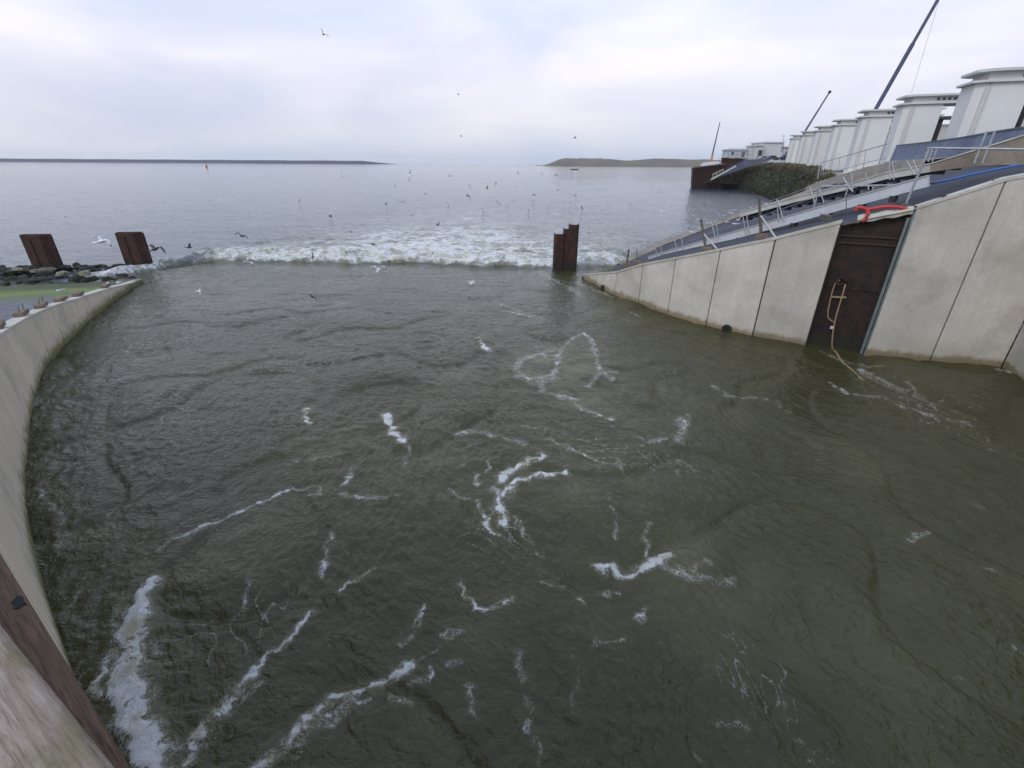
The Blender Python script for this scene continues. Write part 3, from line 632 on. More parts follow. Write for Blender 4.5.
# ------------------------------------------------------------------ RIGHT WEDGE (asphalt slope) and wall
def build_right():
    b = MB()
    rows = [[(*(Rz(.36)*(1-t)+Fz(.1)*t + np.array([-.35, 1.1])*1.2), -1.0) for t in ts]]
    for k, z in enumerate(zs):
        row = []
        for j, t in enumerate(ts):
            p = SURF[k, j].copy()
            if j == 0:
                pass
            row.append(tuple(p - np.array([0, 0, .10])))
        rows.append(row)
    b.grid(rows); o = b.build('asphalt_slope', M['asphalt'], smooth=True); tag(o, kind='structure')
    # long mat seams lying on the slope
    # concrete kerb along the far edge with loose stones
    kb = MB(); pts = [(x, y, z) for x, y, z in FA[:-1]]; pts, _ = resample(pts, 2.0)
    rws = []
    for i, p in enumerate(pts):
        n = np.array([.6, -.8])
        rws.append([(p[0]-.55, p[1]+.55, p[2]-3), (p[0]-.55, p[1]+.55, p[2]+.10), (p[0]+.15, p[1]-.15, p[2]+.10), (p[0]+.15, p[1]-.15, p[2]-.2)])
    kb.grid(rws); o = kb.build('edge_kerb', M['tan']); tag(o, 'tan stone kerb along the far upper edge of the asphalt slope', 'kerb')
    # wall
    w = empty('quay_wall', (RW[0][0], RW[0][1], 0), 'grey concrete panel wall climbing along the right side of the channel', 'wall')
    def nrm(i):
        a = np.array(RW[max(0, i-1)][:2]); c = np.array(RW[min(len(RW)-1, i+1)][:2]); d = (c-a)/np.linalg.norm(c-a); n = np.array([-d[1], d[0]]); return n if n @ np.array([.5, .9]) > 0 else -n
    back = MB(); rws = [[(RW[i][0]+nrm(i)[0]*.10, RW[i][1]+nrm(i)[1]*.10, -1.5), (RW[i][0]+nrm(i)[0]*.10, RW[i][1]+nrm(i)[1]*.10, RW[i][2]-.12)] for i in range(len(RW))]
    # recess for the gate bay (panel 6)
    back.grid(rws[:7]); back.grid(rws[7:]); back.build('joint_backing', M['joint'], w)
    mids = {}
    for i in range(len(RW)-1):
        if i == 6: continue
        sub = [(0.0, 1.0)] if i > 0 else [(0.0, .45), (.45, 1.0)]
        for s0, s1 in sub:
            a = np.array(RW[i])*(1-s0)+np.array(RW[i+1])*s0; c = np.array(RW[i])*(1-s1)+np.array(RW[i+1])*s1
            d = (c-a)[:2]; d /= np.linalg.norm(d); n = np.array([-d[1], d[0]]); n = n if n @ np.array([.5, .9]) > 0 else -n
            p0 = a[:2]+d*.03; p1 = c[:2]-d*.03
            mb = MB(); mb.prism([p0, p1, p1+n*.35, p0+n*.35], -1.5, [a[2]-.06, c[2]-.06, c[2]-.06, a[2]-.06]); mb.build('wall_panel', M['conc'], w, bevel=.02)
    for seg in (range(0, 7), range(7, len(RW))):
        mb = MB(); rws = []
        for i in seg:
            p = np.array(RW[i][:2]); n = nrm(i); z = RW[i][2]
            rws.append([(*(p-n*.04), z-.07), (*(p-n*.04), z+.05), (*(p+n*.36), z+.05), (*(p+n*.36), z-.12)])
        mb.grid(rws); mb.build('coping', M['cope'], w)
    # return wall of the abutment towards the dam
    e0 = np.array(RW[-1][:2]); e1 = e0 - DROW*8; n = NROW
    mb = MB(); mb.prism([e0+DROW*.0, e1, e1+n*.4, e0+n*.4], -1.5, 8.25); mb.build('return_panel', M['conc'], w, bevel=.02)
    # unseen sluice front: piers and dark gate openings added to darken the right water
    sf = empty('unseen_sluice', (e1[0], e1[1], 0), 'unseen concrete sluice front with dark gate openings, added to darken the water', 'building')
    for k in range(3):
        a0 = e1 - DROW*(.02 + k*12.0); a1 = a0 - DROW*9; a2 = a1 - DROW*3
        mb = MB(); mb.prism([a0+n*3, a1+n*3, a1+n*3.3, a0+n*3.3], -1.5, 6.0); mb.build('gate_leaf', M['gate'], sf)
        mb = MB(); mb.prism([a1, a2, a2+n*4, a1+n*4], -1.5, 8.2); mb.build('pier', M['conc'], sf, bevel=.05)
        mb = MB(); mb.prism([a0+n*.3, a1+n*.3, a1+n*4, a0+n*4], 6.2, 8.2); mb.build('lintel', M['conc'], sf)
    # joints' steel edge + drain outlets
    for (u, v), lab, r_ in (((727, 329), 'dark round drain outlet at the foot of the wall, nearer one', .20), ((603, 291), 'dark weedy drain outlet low on the wall near its tip', .17)):
        i = 4 if u > 700 else 0
        p = onpl(u, v, RW[i], np.array(RW[i+1][:2])-np.array(RW[i][:2])); n = -nrm(i)
        d = empty('drain_outlet', (p[0], p[1], max(.1, p[2])), lab, 'drain outlet')
        q = np.array([p[0], p[1], max(.12, p[2])]); nn = np.array([n[0], n[1], 0])
        a = MB(); a.tube([q-nn*.05, q+nn*.10], r_*1.25, 14); a.build('collar', M['joint'], d)
        a = MB(); a.tube([q+nn*.0, q+nn*.115], r_, 14); a.build('pipe', M['pipehole'], d)
    # ---- gate bay
    A = np.array(RW[6][:2]); B = np.array(RW[7][:2]); d = (B-A); Lg = np.linalg.norm(d); d /= Lg; n = nrm(6)
    g = empty('steel_gate', ((A[0]+B[0])/2, (A[1]+B[1])/2, 0), 'tall dark brown rusty steel gate set into the right wall', 'gate')
    def PP(s, off, z): q = A + d*s*Lg + n*off; return (q[0], q[1], z)
    mb = MB(); rec = .42
    mb.prism([A+d*.02+n*rec, B-d*.02+n*rec, B-d*.02+n*(rec+.2), A+d*.02+n*(rec+.2)], -1.5, [5.55, 6.25, 6.25, 5.55]); mb.build('leaf', M['gate'], g)
    for s0, s1 in ((-.02, .012), (.985, 1.02)):
        mb = MB(); mb.prism([A+d*s0*Lg+n*.02, A+d*s1*Lg+n*.02, A+d*s1*Lg+n*(rec+.22), A+d*s0*Lg+n*(rec+.22)], -1.5, 5.6 if s0 < .5 else 6.3); mb.build('jamb', M['gate'] if s0 < .5 else M['guide'], g)
    for z in (4.86, 5.16):
        mb = MB(); mb.bar(PP(.02, rec-.05, z+.0), PP(.98, rec-.05, z+.03), .08, .05); mb.build('cross_bar', M['gatelight'], g)
    for z in (2.9,):
        mb = MB(); mb.bar(PP(.03, rec-.03, z), PP(.97, rec-.03, z), .05, .09); mb.build('cross_bar', M['gate'], g)
    for s in (.25, .5, .75):
        mb = MB(); mb.bar(PP(s, rec-.005, -1), PP(s, rec-.005, 5.4), .03, .03, up=(n[0], n[1], 0)); mb.build('stiffener', M['gate'], g)
    mb = MB(); mb.bar(PP(.945, .16, -1), PP(.945, .16, 6.05), .10, .16, up=(n[0], n[1], 0)); mb.build('guide_rail', M['guide'], g)
    # concrete lump on top
    mb = MB(); pts = []
    for k in range(13):
        s = .22 + .76*k/12; zz = 5.80 + .60*s + .03*math.sin(k*1.3)
        pts.append([PP(s, .10, zz-.20), PP(s, .05, zz-.03), PP(s, .35, zz+.10), PP(s, .9, zz+.0)])
    mb.grid(pts); mb.build('concrete_cap', M['cope'], g, smooth=True)
    # ---- rope and ring hanging in front of the gate
    dr = d; P0 = A - n*0 + n*.18
    def gp(u, v): return onpl(u, v, P0, dr)
    Z5 = lambda x, y: gp(780+x/5.02, 240+y/5.02)
    e = empty('mooring_rope', Z5(262, 420), 'tan rope hanging in a long loop from a ring on the dark gate', 'rope')
    mb = MB(); mb.tube([Z5(*q) for q in ((328,222),(318,262),(300,320),(285,370),(273,420),(265,470),(260,520),(264,550))] + [onz(836, 352, .05), onz(842, 362, .06), onz(852, 370, .05), onz(860, 378, .03), onz(867, 383, .0)], .034, 8); mb.build('rope_line', M['rope'], e, smooth=True)
    mb = MB(); mb.tube([Z5(*q) for q in ((300,200),(282,212),(265,250),(250,310),(240,360),(240,388),(252,402),(268,412))], .03, 8); mb.build('rope_loop', M['rope'], e, smooth=True)
    mb = MB(); c = Z5(308, 205); nn = np.array([n[0], n[1], 0]); dd = np.array([d[0], d[1], 0])
    mb.tube([c + .17*(dd*math.cos(a)+np.array([0,0,1])*math.sin(a)) for a in np.linspace(0, 2*math.pi, 17)], .05, 8, cap=False); mb.build('ring', M['rust'], e, smooth=True)
    mb = MB(); mb.bar(Z5(262, 285), Z5(332, 288), .05, .07); mb.build('rung', M['rope'], e)
    mb = MB(); mb.box(Z5(262, 440), np.eye(3), (.08, .05, .07)); mb.build('knot', M['white'], e, bevel=.02)
    # ---- red hose over the gate
    def tp(u, v, off=.25): return onpl(u, v, A + n*off, dr)
    e = empty('hose', tp(885, 208), 'bright red hose draped along the top of the dark gate', 'hose')
    ps = [tp(911, 211), tp(903, 208), tp(894, 206.5), tp(882, 207), tp(874, 208.5), tp(867, 209.5), tp(862, 207.5), tp(857, 207.5), tp(855.5, 210.5)]
    mb = MB(); mb.tube(smooth(ps, 2), .075, 10); mb.build('hose_run', M['redhose'], e, smooth=True)
    ps = [tp(867, 209.5), tp(868.5, 213, .1), tp(866, 218, .02), tp(862.5, 221.5, .0)]
    mb = MB(); mb.tube(smooth(ps, 2), .075, 10); mb.build('hose_end', M['redhose'], e, smooth=True)
build_right()

# ------------------------------------------------------------------ cable duct / gangway on the slope
SL0 = np.array((8.6, 35.4, .95)); SL1 = np.array((18.7, 22.0, 7.02))
def on_slope(s, side=0.0, up=0.0):
    p = SL0*(1-s) + SL1*s; d = (SL1-SL0)[:2]; d = d/np.linalg.norm(d); n = np.array([-d[1], d[0]]); n = n if n @ np.array([1, 1]) > 0 else -n
    q = p[:2] + n*side; return np.array([q[0], q[1], p[2]+up])
def fit_duct():
    # follow the measured pixels of its lower edge
    return
def railing(name, label, pts, post_h, every, mat_, parent_loc, rails=(1.0,), r=.028, leans=None, group=None):
    e = empty(name, parent_loc, label, 'railing', group)
    P_, L_ = resample(pts, every); 
    for i, p in enumerate(P_):
        ln = leans[i % len(leans)] if leans else 0
        mb = MB(); mb.tube([p + np.array([0, 0, -.05]), p + np.array([ln, -ln*.5, post_h])], r, 6); mb.build('post', mat_, e)
    for k, q in enumerate(rails):
        mb = MB(); mb.tube([p + np.array([(leans[i % len(leans)] if leans else 0)*q, -(leans[i % len(leans)] if leans else 0)*.5*q, post_h*q]) for i, p in enumerate(P_)], r*.55, 5); mb.build('rail', mat_, e)
    return e
def duct():
    dr = (SL1-SL0)[:2]
    lo = [onpl(u, v, SL0, dr) for u, v in ((648, 262), (706, 247), (762, 232), (846, 209), (928, 187))]
    hi = [onpl(u, v, SL0, dr) for u, v in ((648, 257), (706, 240), (762, 224), (846, 199.5), (928, 176))]
    d = dr/np.linalg.norm(dr); n = np.array([-d[1], d[0]]); n = n if n @ np.array([1, 1]) > 0 else -n; n3 = np.array([n[0], n[1], 0])
    e = empty('cable_duct', (SL0[0], SL0[1], lo[0][2]), 'pale grey box duct running up the asphalt slope behind the wall', 'duct')
    for k in range(4):
        a, b, c, d_ = lo[k], lo[k+1], hi[k+1], hi[k]
        g = (b-a)/np.linalg.norm(b-a)*.02
        a, b, c, d_ = a+g, b-g, c-g, d_+g
        mb = MB(); mb.add([a, b, c, d_, a+n3*.35, b+n3*.35, c+n3*.35, d_+n3*.35], [(0,1,2,3), (7,6,5,4), (0,4,5,1), (1,5,6,2), (2,6,7,3), (3,7,4,0)]); mb.build('duct_section', M['duct'], e, bevel=.015)
        mb = MB(); up = np.array([0, 0, .05]); dn = np.array([0, 0, .003]); f3 = n3*.05
        mb.add([d_-f3+dn, c-f3+dn, c+n3*.40+dn, d_+n3*.40+dn, d_-f3+up, c-f3+up, c+n3*.40+up, d_+n3*.40+up], [(0,1,2,3), (7,6,5,4), (0,4,5,1), (1,5,6,2), (2,6,7,3), (3,7,4,0)]); mb.build('lid', M['stair'], e)
    for k in range(1, 10):
        s = k/10; j = min(3, int(s*4)); f = s*4-j; a = lo[j]*(1-f)+lo[j+1]*f
        mb = MB(); mb.box(a + np.array([0, 0, -.12]) + n3*.17, (np.array([d[0], d[1], 0]), n3, np.array([0, 0, 1])), (.12, .19, .14)); mb.build('support', M['joint'], e)
    # posts in pairs along the landward side, tall dark posts along the wall
    lean = 0
    hr = empty('handrail', tuple(hi[2]), 'thin galvanised handrail with paired white posts along the cable duct', 'railing')
    prs = [((658,264),(655.5,245)), ((663,262),(661,246)), ((679,258),(673.5,234)), ((685,257),(681,233)), ((718,246),(712,224)), ((719,240),(716.5,222)), ((747,238),(742,210)), ((750,237),(746,209)), ((779,222),(777,199)), ((784,221),(778,200)),
           ((815,203),(810,187)), ((824,203),(820,189)), ((852,191),(843,177)), ((853,192),(851.5,173)), ((869,190),(865.5,173)), ((890,180),(889.5,161)), ((894,180),(892.5,161)), ((915,175),(907,161)), ((919,174),(913,160))]
    tops = []
    for (a, b) in prs:
        q0 = onpl(a[0], a[1], SL0, dr) + n3*.0; q1 = onpl(b[0], b[1], SL0 , dr)
        mb = MB(); mb.tube([q0 - n3*.03, q1 - n3*.03], .027, 6); mb.build('post', M['galv'], hr); tops.append(q1 - n3*.03)
    mb = MB(); mb.tube(tops[0::2] + [onpl(927, 152, SL0, dr)], .014, 5); mb.build('rail', M['galv'], hr)
    mb = MB(); mb.tube([t*.55 + onpl(a[0], a[1], SL0, dr)*.45 - n3*.03 for t, (a, b) in list(zip(tops, prs))[1::2]], .012, 5); mb.build('rail', M['galv'], hr)
    # tall dark posts with base blocks on the wall coping
    for i, (u, v0, v1, lean_, lab) in enumerate(((626.5, 266, 249, 2.5, 'short dark steel post with base block near the low tip of the right wall'), (706, 251, 219, -5, 'tall brown steel post on the right wall, second from its tip'), (761, 238, 195.5, -2, 'tallest brown steel post, third along the right wall top'), (637, 264, 249, 0, 'thin dark steel post beside the lowest wall post'))):
        i0 = 2 if u < 660 else (4 if u < 740 else 5)
        wd = np.array(RW[i0][:2]) - np.array(RW[i0-1][:2]); nn = np.array([-wd[1], wd[0]]); nn = nn/np.linalg.norm(nn); nn = nn if nn @ np.array([.5, .9]) > 0 else -nn
        base = onpl(u, v0, np.array(RW[i0][:2])+nn*.2, wd); top = onpl(u+lean_, v1, np.array(RW[i0][:2])+nn*.2, wd)
        e2 = empty('wall_post', tuple(base), lab, 'post', 'dark posts standing on the right wall')
        r_ = .055 if i != 3 else .03
        mb = MB(); mb.bar(base, top, r_*1.6, r_*1.6, up=(0, 1, 0)); mb.build('post', M['darkpost'], e2)
        mb = MB(); mb.box(base + np.array([0, 0, .10]), np.eye(3), (.24, .12, .10)); mb.build('base_block', M['timber'], e2, bevel=.01)
        if 0 < i < 3:
            mb = MB(); mb.bar(base + np.array([.55, -.3, .05]), base*.45 + top*.55, .07, .07, up=(0, 1, 0)); mb.build('brace', M['stair'], e2)
    # loose post leaning at the hose
    a = onpl(905.5, 205, SL0-np.array((2.0, 1.6, 0)), dr); b = onpl(930, 147, SL0-np.array((2.0, 1.6, 0)), dr)
    e3 = empty('leaning_pole', tuple(a), 'thin grey pole leaning above the dark gate beside the red hose', 'pole'); mb = MB(); mb.tube([a, b], .045, 6); mb.build('pole', M['galv'], e3)
    mb = MB(); mb.box(a, np.eye(3), (.12, .12, .06)); mb.build('foot', M['darkpost'], e3)
    # level scaffold tubes
    for (pa, pb, off, lab) in (((818, 186.5), (913, 185.0), .7, 'level white scaffold rail crossing behind the cable duct'), ((927, 148.0), (1040, 149.5), .9, 'level galvanised rail in front of the blue grey parapet')):
        p0 = SL0 + n3*off; a = onpl(*pa, p0, dr); b = onpl(*pb, p0, dr)
        e4 = empty('scaffold_rail', tuple(a), lab, 'railing'); mb = MB(); mb.tube([a, b], .045, 8); mb.build('rail', M['galv'], e4)
        for s in ((.02, .35, .62) if off < .8 else (.06, .10, .50, .57)):
            q = a*(1-s)+b*s; gz = surf_z(q[0], q[1]); hgt = min(q[2]-gz+.1, 1.3 if off < .8 else .55)
            mb = MB(); mb.tube([q - np.array([0, 0, hgt]), q + np.array([0, 0, .02 if off < .8 or s < .3 else .65])], .04, 6); mb.build('post', M['galv'], e4)
duct()

def stairs():
    # pale concrete steps climbing behind the duct and over the crest
    dr = np.array((8.3, -11.0)); p0 = np.array((11.7, 35.0, 0)); d = dr/np.linalg.norm(dr); n = np.array([-d[1], d[0]]); n = n if n @ np.array([1, 1]) > 0 else -n; n3 = np.array([n[0], n[1], 0])
    top = [(740, 213), (790, 199), (840, 187), (885, 173.5), (930, 164.5), (985, 148), (1040, 131)]
    bot = [(740, 217), (790, 203.5), (840, 191.5), (885, 179.5), (930, 172), (975, 166), (1040, 164)]
    T_ = [onpl(*q, p0, dr) for q in top]; B_ = [onpl(*q, p0, dr) for q in bot]
    e = empty('concrete_steps', tuple(B_[0]), 'long pale concrete stairway climbing the asphalt slope to the towers', 'stairs')
    for k in range(len(top)-1):
        a, b, c, d_ = B_[k], B_[k+1], T_[k+1], T_[k]
        mb = MB(); mb.add([a, b, c, d_, a+n3*.18, b+n3*.18, c+n3*.18, d_+n3*.18], [(0,1,2,3), (7,6,5,4), (0,4,5,1), (1,5,6,2), (2,6,7,3), (3,7,4,0)]); mb.build('stringer', M['stair'] if k < 4 else M['tan'], e)
        mb = MB(); u_ = np.array([0, 0, .06]); l_ = np.array([0, 0, .003])
        mb.add([d_-n3*.05+l_, c-n3*.05+l_, c+n3*.24+l_, d_+n3*.24+l_, d_-n3*.05+u_, c-n3*.05+u_, c+n3*.24+u_, d_+n3*.24+u_], [(0,1,2,3), (7,6,5,4), (0,4,5,1), (1,5,6,2), (2,6,7,3), (3,7,4,0)]); mb.build('edge_cap', M['stair'], e)
    # treads
    P_, _ = resample(T_, .55)
    mb = MB()
    for i in range(len(P_)-1):
        a = P_[i]; b = P_[i+1]; z = a[2]-.12
        mb.add([(a[0]+n[0]*.19, a[1]+n[1]*.19, z-.3), (b[0]+n[0]*.19, b[1]+n[1]*.19, z-.3), (b[0]+n[0]*.75, b[1]+n[1]*.75, z-.3), (a[0]+n[0]*.75, a[1]+n[1]*.75, z-.3),
                (a[0]+n[0]*.19, a[1]+n[1]*.19, z), (b[0]+n[0]*.19, b[1]+n[1]*.19, z), (b[0]+n[0]*.75, b[1]+n[1]*.75, z), (a[0]+n[0]*.75, a[1]+n[1]*.75, z)], [(0,1,2,3), (7,6,5,4), (0,4,5,1), (1,5,6,2), (2,6,7,3), (3,7,4,0)])
    mb.build('treads', M['asphalt'], e)
    # blue hose and green cable on the asphalt above the wall
    ps = [hit(u, v) + np.array([0, 0, .06]) for u, v in ((934, 184), (950, 181), (968, 176.5), (990, 172), (1010, 168), (1030, 164))]
    e = empty('hose', tuple(ps[0]), 'bright blue hose lying on the dark asphalt above the right wall', 'hose'); mb = MB(); mb.tube(ps, .05, 8); mb.build('hose_run', M['bluehose'], e, smooth=True)
    mb = MB(); mb.tube([ps[0]-np.array([.18, -.2, 0]), ps[0]], .08, 8); mb.build('coupling', M['darkpost'], e)
    ps = [hit(u, v) + np.array([0, 0, .08]) for u, v in ((962, 168), (980, 166.5), (1000, 165), (1030, 162))]
    # small ringbolts on the coping
    for i, (u, v) in enumerate(((943, 196), (992, 183))):
        i0 = 8; wd = np.array(RW[8][:2]) - np.array(RW[7][:2]); nn = np.array([-wd[1], wd[0]]); nn /= np.linalg.norm(nn); nn = nn if nn @ np.array([.5, .9]) > 0 else -nn
        q = onpl(u, v, np.array(RW[8][:2])+nn*.16, wd)
        e = empty('anchor_bolt', tuple(q), ('rusty anchor bolt with wide plate on the coping right of the red hose', 'small anchor bolt on the coping near the right edge of the picture')[i], 'bolt')
        mb = MB(); mb.box(q, np.eye(3), (.16 if i == 0 else .05, .08, .02)); mb.build('plate', M['rust'], e)
        mb = MB(); mb.tube([q, q+np.array([.02, 0, .36])], .02, 6); mb.build('rod', M['darkpost'], e)
    # small junction box on the coping left of the gate
    wd = np.array(RW[6][:2]) - np.array(RW[5][:2]); q = onpl(825, 220.5, np.array(RW[6][:2])+np.array([.1, .16]), wd)
    e = empty('junction_box', tuple(q), 'small dark metal box bolted on the coping left of the dark gate', 'box')
    mb = MB(); mb.box(q+np.array([0, 0, .12]), np.eye(3), (.2, .16, .12)); mb.build('case', M['darkpost'], e, bevel=.02)
    mb = MB(); mb.box(q+np.array([-.1, 0, .27]), np.eye(3), (.12, .12, .03)); mb.build('lid', M['galv'], e)
stairs()

# ------------------------------------------------------------------ CREST, PARAPET, PLATEAU
CR0 = np.array(RW[-1][:2]); CR1 = np.array(FA[-1][:2]); CD = (CR1-CR0)/np.linalg.norm(CR1-CR0)
def crest():
    b = MB(); i0 = CR0 - DROW*14; far = CR1
    b.prism([CR0 + CD*.0, CR1, CR1+NROW*70, CR0+NROW*70], 5.0, [8.1, 8.1, 8.2, 8.2]); o = b.build('dike_top', M['asphalt']); tag(o, kind='structure')
    # blue grey parapet
    cn = np.array([CD[1], -CD[0]]); p0 = CR0 + cn*.35
    top = [(890.5, 146.3), (925, 143), (960, 138.5), (992, 133), (1030, 127.5)]; bot = [(885.5, 161.5), (925, 161.5), (960, 161), (992, 160), (1030, 158)]
    T_ = [onpl(*q, p0, CD) for q in top]; B_ = [onpl(*q, p0, CD) for q in bot]
    # sloped foot at its left end
    c3 = np.array([cn[0], cn[1], 0])
    e = empty('parapet_wall', tuple(B_[2]), 'blue grey parapet wall in front of the two nearest white towers', 'wall')
    mb = MB()
    for k in range(4):
        a, b_, c, d = B_[k], B_[k+1], T_[k+1], T_[k]
        mb = MB(); mb.add([a-c3*.25, b_-c3*.25, c, d, a+c3*.3, b_+c3*.3, c+c3*.3, d+c3*.3], [(0,1,2,3), (7,6,5,4), (0,4,5,1), (1,5,6,2), (2,6,7,3), (3,7,4,0)]); mb.build('wall_section', M['parapet'], e)
    mb = MB(); u_ = np.array([0, 0, .10]); rws = [[p-c3*.05+u_*0.03, p-c3*.05+u_, p+c3*.36+u_, p+c3*.36+u_*.03] for p in T_]; mb.grid(rws); mb.build('cap', M['greenhose'], e)
    mb = MB(); rws = [[p-c3*.75-u_*1.6, p-c3*.75, p-c3*.27, p-c3*.27-u_*1.6] for p in B_]; mb.grid(rws); mb.build('footing', M['duct'], e)
    # baluster fence left of the parapet
    t2 = [(820, 163), (840, 157.5), (866, 150), (889, 143.5)]; b2 = [(818, 177), (838, 172.5), (864, 165), (885.5, 160)]
    p1 = np.array((38., 50.))
    T2 = [onpl(*q, p1, DROW) for q in t2]; B2 = [onpl(*q, p1, DROW) for q in b2]
    e = empty('fence', tuple(B2[0]), 'galvanised baluster fence on the crest left of the blue grey parapet', 'fence')
    for nm, pts, r_ in (('top_rail', T2, .05), ('bottom_rail', [b*.88+t*.12 for b, t in zip(B2, T2)], .04)):
        mb = MB(); mb.tube(pts, r_, 6); mb.build(nm, M['galv'], e)
    bars = MB()
    for k in range(3):
        m_ = (7, 9, 8)[k]
        for j in range(m_):
            s = j/m_; bb = B2[k]*(1-s)+B2[k+1]*s; tt = T2[k]*(1-s)+T2[k+1]*s
            if j == 0: mb = MB(); mb.tube([bb - np.array([0, 0, .3]), tt], .06, 6); mb.build('post', M['galv'], e)
            else: bars.tube([bb*.88+tt*.12, tt], .018, 5)
    bars.build('baluster_grille', M['galv'], e)
    # tan verge between fence and asphalt
    mb = MB(); vv = [onpl(*q, np.array((36.5, 50.)), DROW) for q in ((806, 187), (818, 181.5), (840, 175), (866, 167), (884, 163.5), (905, 161.5), (925, 160.5))]; 
    rws = [[(p[0], p[1], p[2]-3.5), (p[0], p[1], p[2]), (p[0]+cn[0]*2, p[1]+cn[1]*2, p[2]+.3), (p[0]+cn[0]*5, p[1]+cn[1]*5, p[2]+.4)] for p in vv]
    mb.grid(rws); o = mb.build('verge', M['tan'], smooth=True); tag(o, kind='structure')
crest()

# ------------------------------------------------------------------ SLUICE TOWERS
T0 = onY(961, 76, 60.8); SC = 1.3; DT = 20.8
ROOF = T0[2]; LEDGE = onY(955.5, 88.5, 60.8)[2]
def rect(m0, m1, r0, r1): return [NROW*m0 + DROW*r0, NROW*m1 + DROW*r0, NROW*m1 + DROW*r1, NROW*m0 + DROW*r1]
def tower_proto():
    e = empty('sluice_tower', (0, 0, 0)); base = 5.2
    wr = 4.2; f1 = 4.7; b0 = 8.6; b1 = 11.6
    mb = MB(); mb.prism([NROW*.3-DROW*0 + DROW*(-wr+.5), NROW*.9 + DROW*(-wr), NROW*f1 + DROW*(-wr), NROW*f1, NROW*.9, NROW*.3 + DROW*(-.5)], base, LEDGE-.002); mb.build('front_pier', M['towerw'], e)
    mb = MB(); mb.prism(rect(b0, b1, -wr, 0), base, LEDGE-.002); mb.build('rear_pier', M['towerw'], e)
    for m in (1.0, 1.35):     # shallow pilaster edges on the end face
        mb = MB(); mb.prism(rect(m, m+.16, -wr-.10, -wr+.01), base, LEDGE-.01); mb.build('pilaster', M['towergroove'], e)
    # ledge with a chamfered nose
    mb = MB(); mb.prism([NROW*-.15 + DROW*(-wr+.2), NROW*.7 + DROW*(-wr-.35), NROW*(b1+.3) + DROW*(-wr-.35), NROW*(b1+.3) + DROW*.35, NROW*.7 + DROW*.35, NROW*-.15 + DROW*(-.2)], LEDGE, LEDGE+.22); mb.build('ledge', M['ledge'], e)
    mb = MB(); mb.prism(rect(1.1, b1-.6, -wr+.15, -.15), LEDGE+.222, ROOF-.25); up = mb.build('upper_house', M['towerw'], e)
    for k in range(11):
        m0 = 3.75 + k*.62
        mb = MB(); mb.box((*(NROW*(m0+.2)+DROW*(-wr+.13)), (LEDGE+ROOF)/2), ((*NROW, 0), (*DROW, 0), (0, 0, 1)), (.19, .03, .17)); mb.build('window', M['glass'], up)
    mb = MB(); mb.prism([NROW*0 + DROW*(-wr+.1), NROW*1.0 + DROW*(-wr-.55), NROW*(b1+.2) + DROW*(-wr-.55), NROW*(b1+.2) + DROW*.55, NROW*1.0 + DROW*.55, NROW*0 + DROW*(-.1)], ROOF-.248, ROOF); mb.build('roof', M['ledge'], e)
    # lifting gear in the gap between the piers
    
    gz_ = onY(940, 119.5, 76)[2]
    for m in (5.2, 6.9):
        mb = MB(); mb.prism(rect(m, m+.5, -wr*.7, -wr*.7+.5), base, gz_); mb.build('mast', M['black'], e)
    mb = MB(); mb.prism(rect(5.0, 8.5, -wr*.8, -wr*.3), gz_+.002, gz_+.35); mb.build('gear_cap', M['greencap'], e)
    mb = MB(); mb.prism(rect(4.75, 8.55, -wr*.55, -wr*.4), base, gz_-.6); mb.build('gate_leaf', M['towerw'], e)
    return e
tp_ = tower_proto()
labs = ['nearest and largest white sluice tower, cut by the right edge of the picture', 'second white sluice tower from the right, with dark lifting gear beside it', 'third white sluice tower from the right, below the long dark blue boom',
        'fourth white sluice tower from the right in the receding row', 'fifth white sluice tower from the right in the receding row', 'sixth white sluice tower, next to the farthest one', 'farthest white sluice tower, beside the red footed crane']
for i, lb in enumerate(labs):
    loc = (T0[0]+DROW[0]*DT*i, T0[1]+DROW[1]*DT*i, 0)
    o = tp_ if i == 0 else copy_tree(tp_, loc); o.location = loc
    tag(o, lb, 'tower', 'row of white sluice towers on the dam')
b = MB(); q0 = np.array(T0[:2]) + NROW*-.6 + DROW*28; q1 = np.array(T0[:2]) + NROW*-.6 + DROW*134
b.prism([q0, q1, q1+NROW*26, q0+NROW*26], -1, 6.6); o = b.build('sluice_dam', M['stair']); tag(o, 'low concrete sluice dam carrying the farther white towers', 'dam')

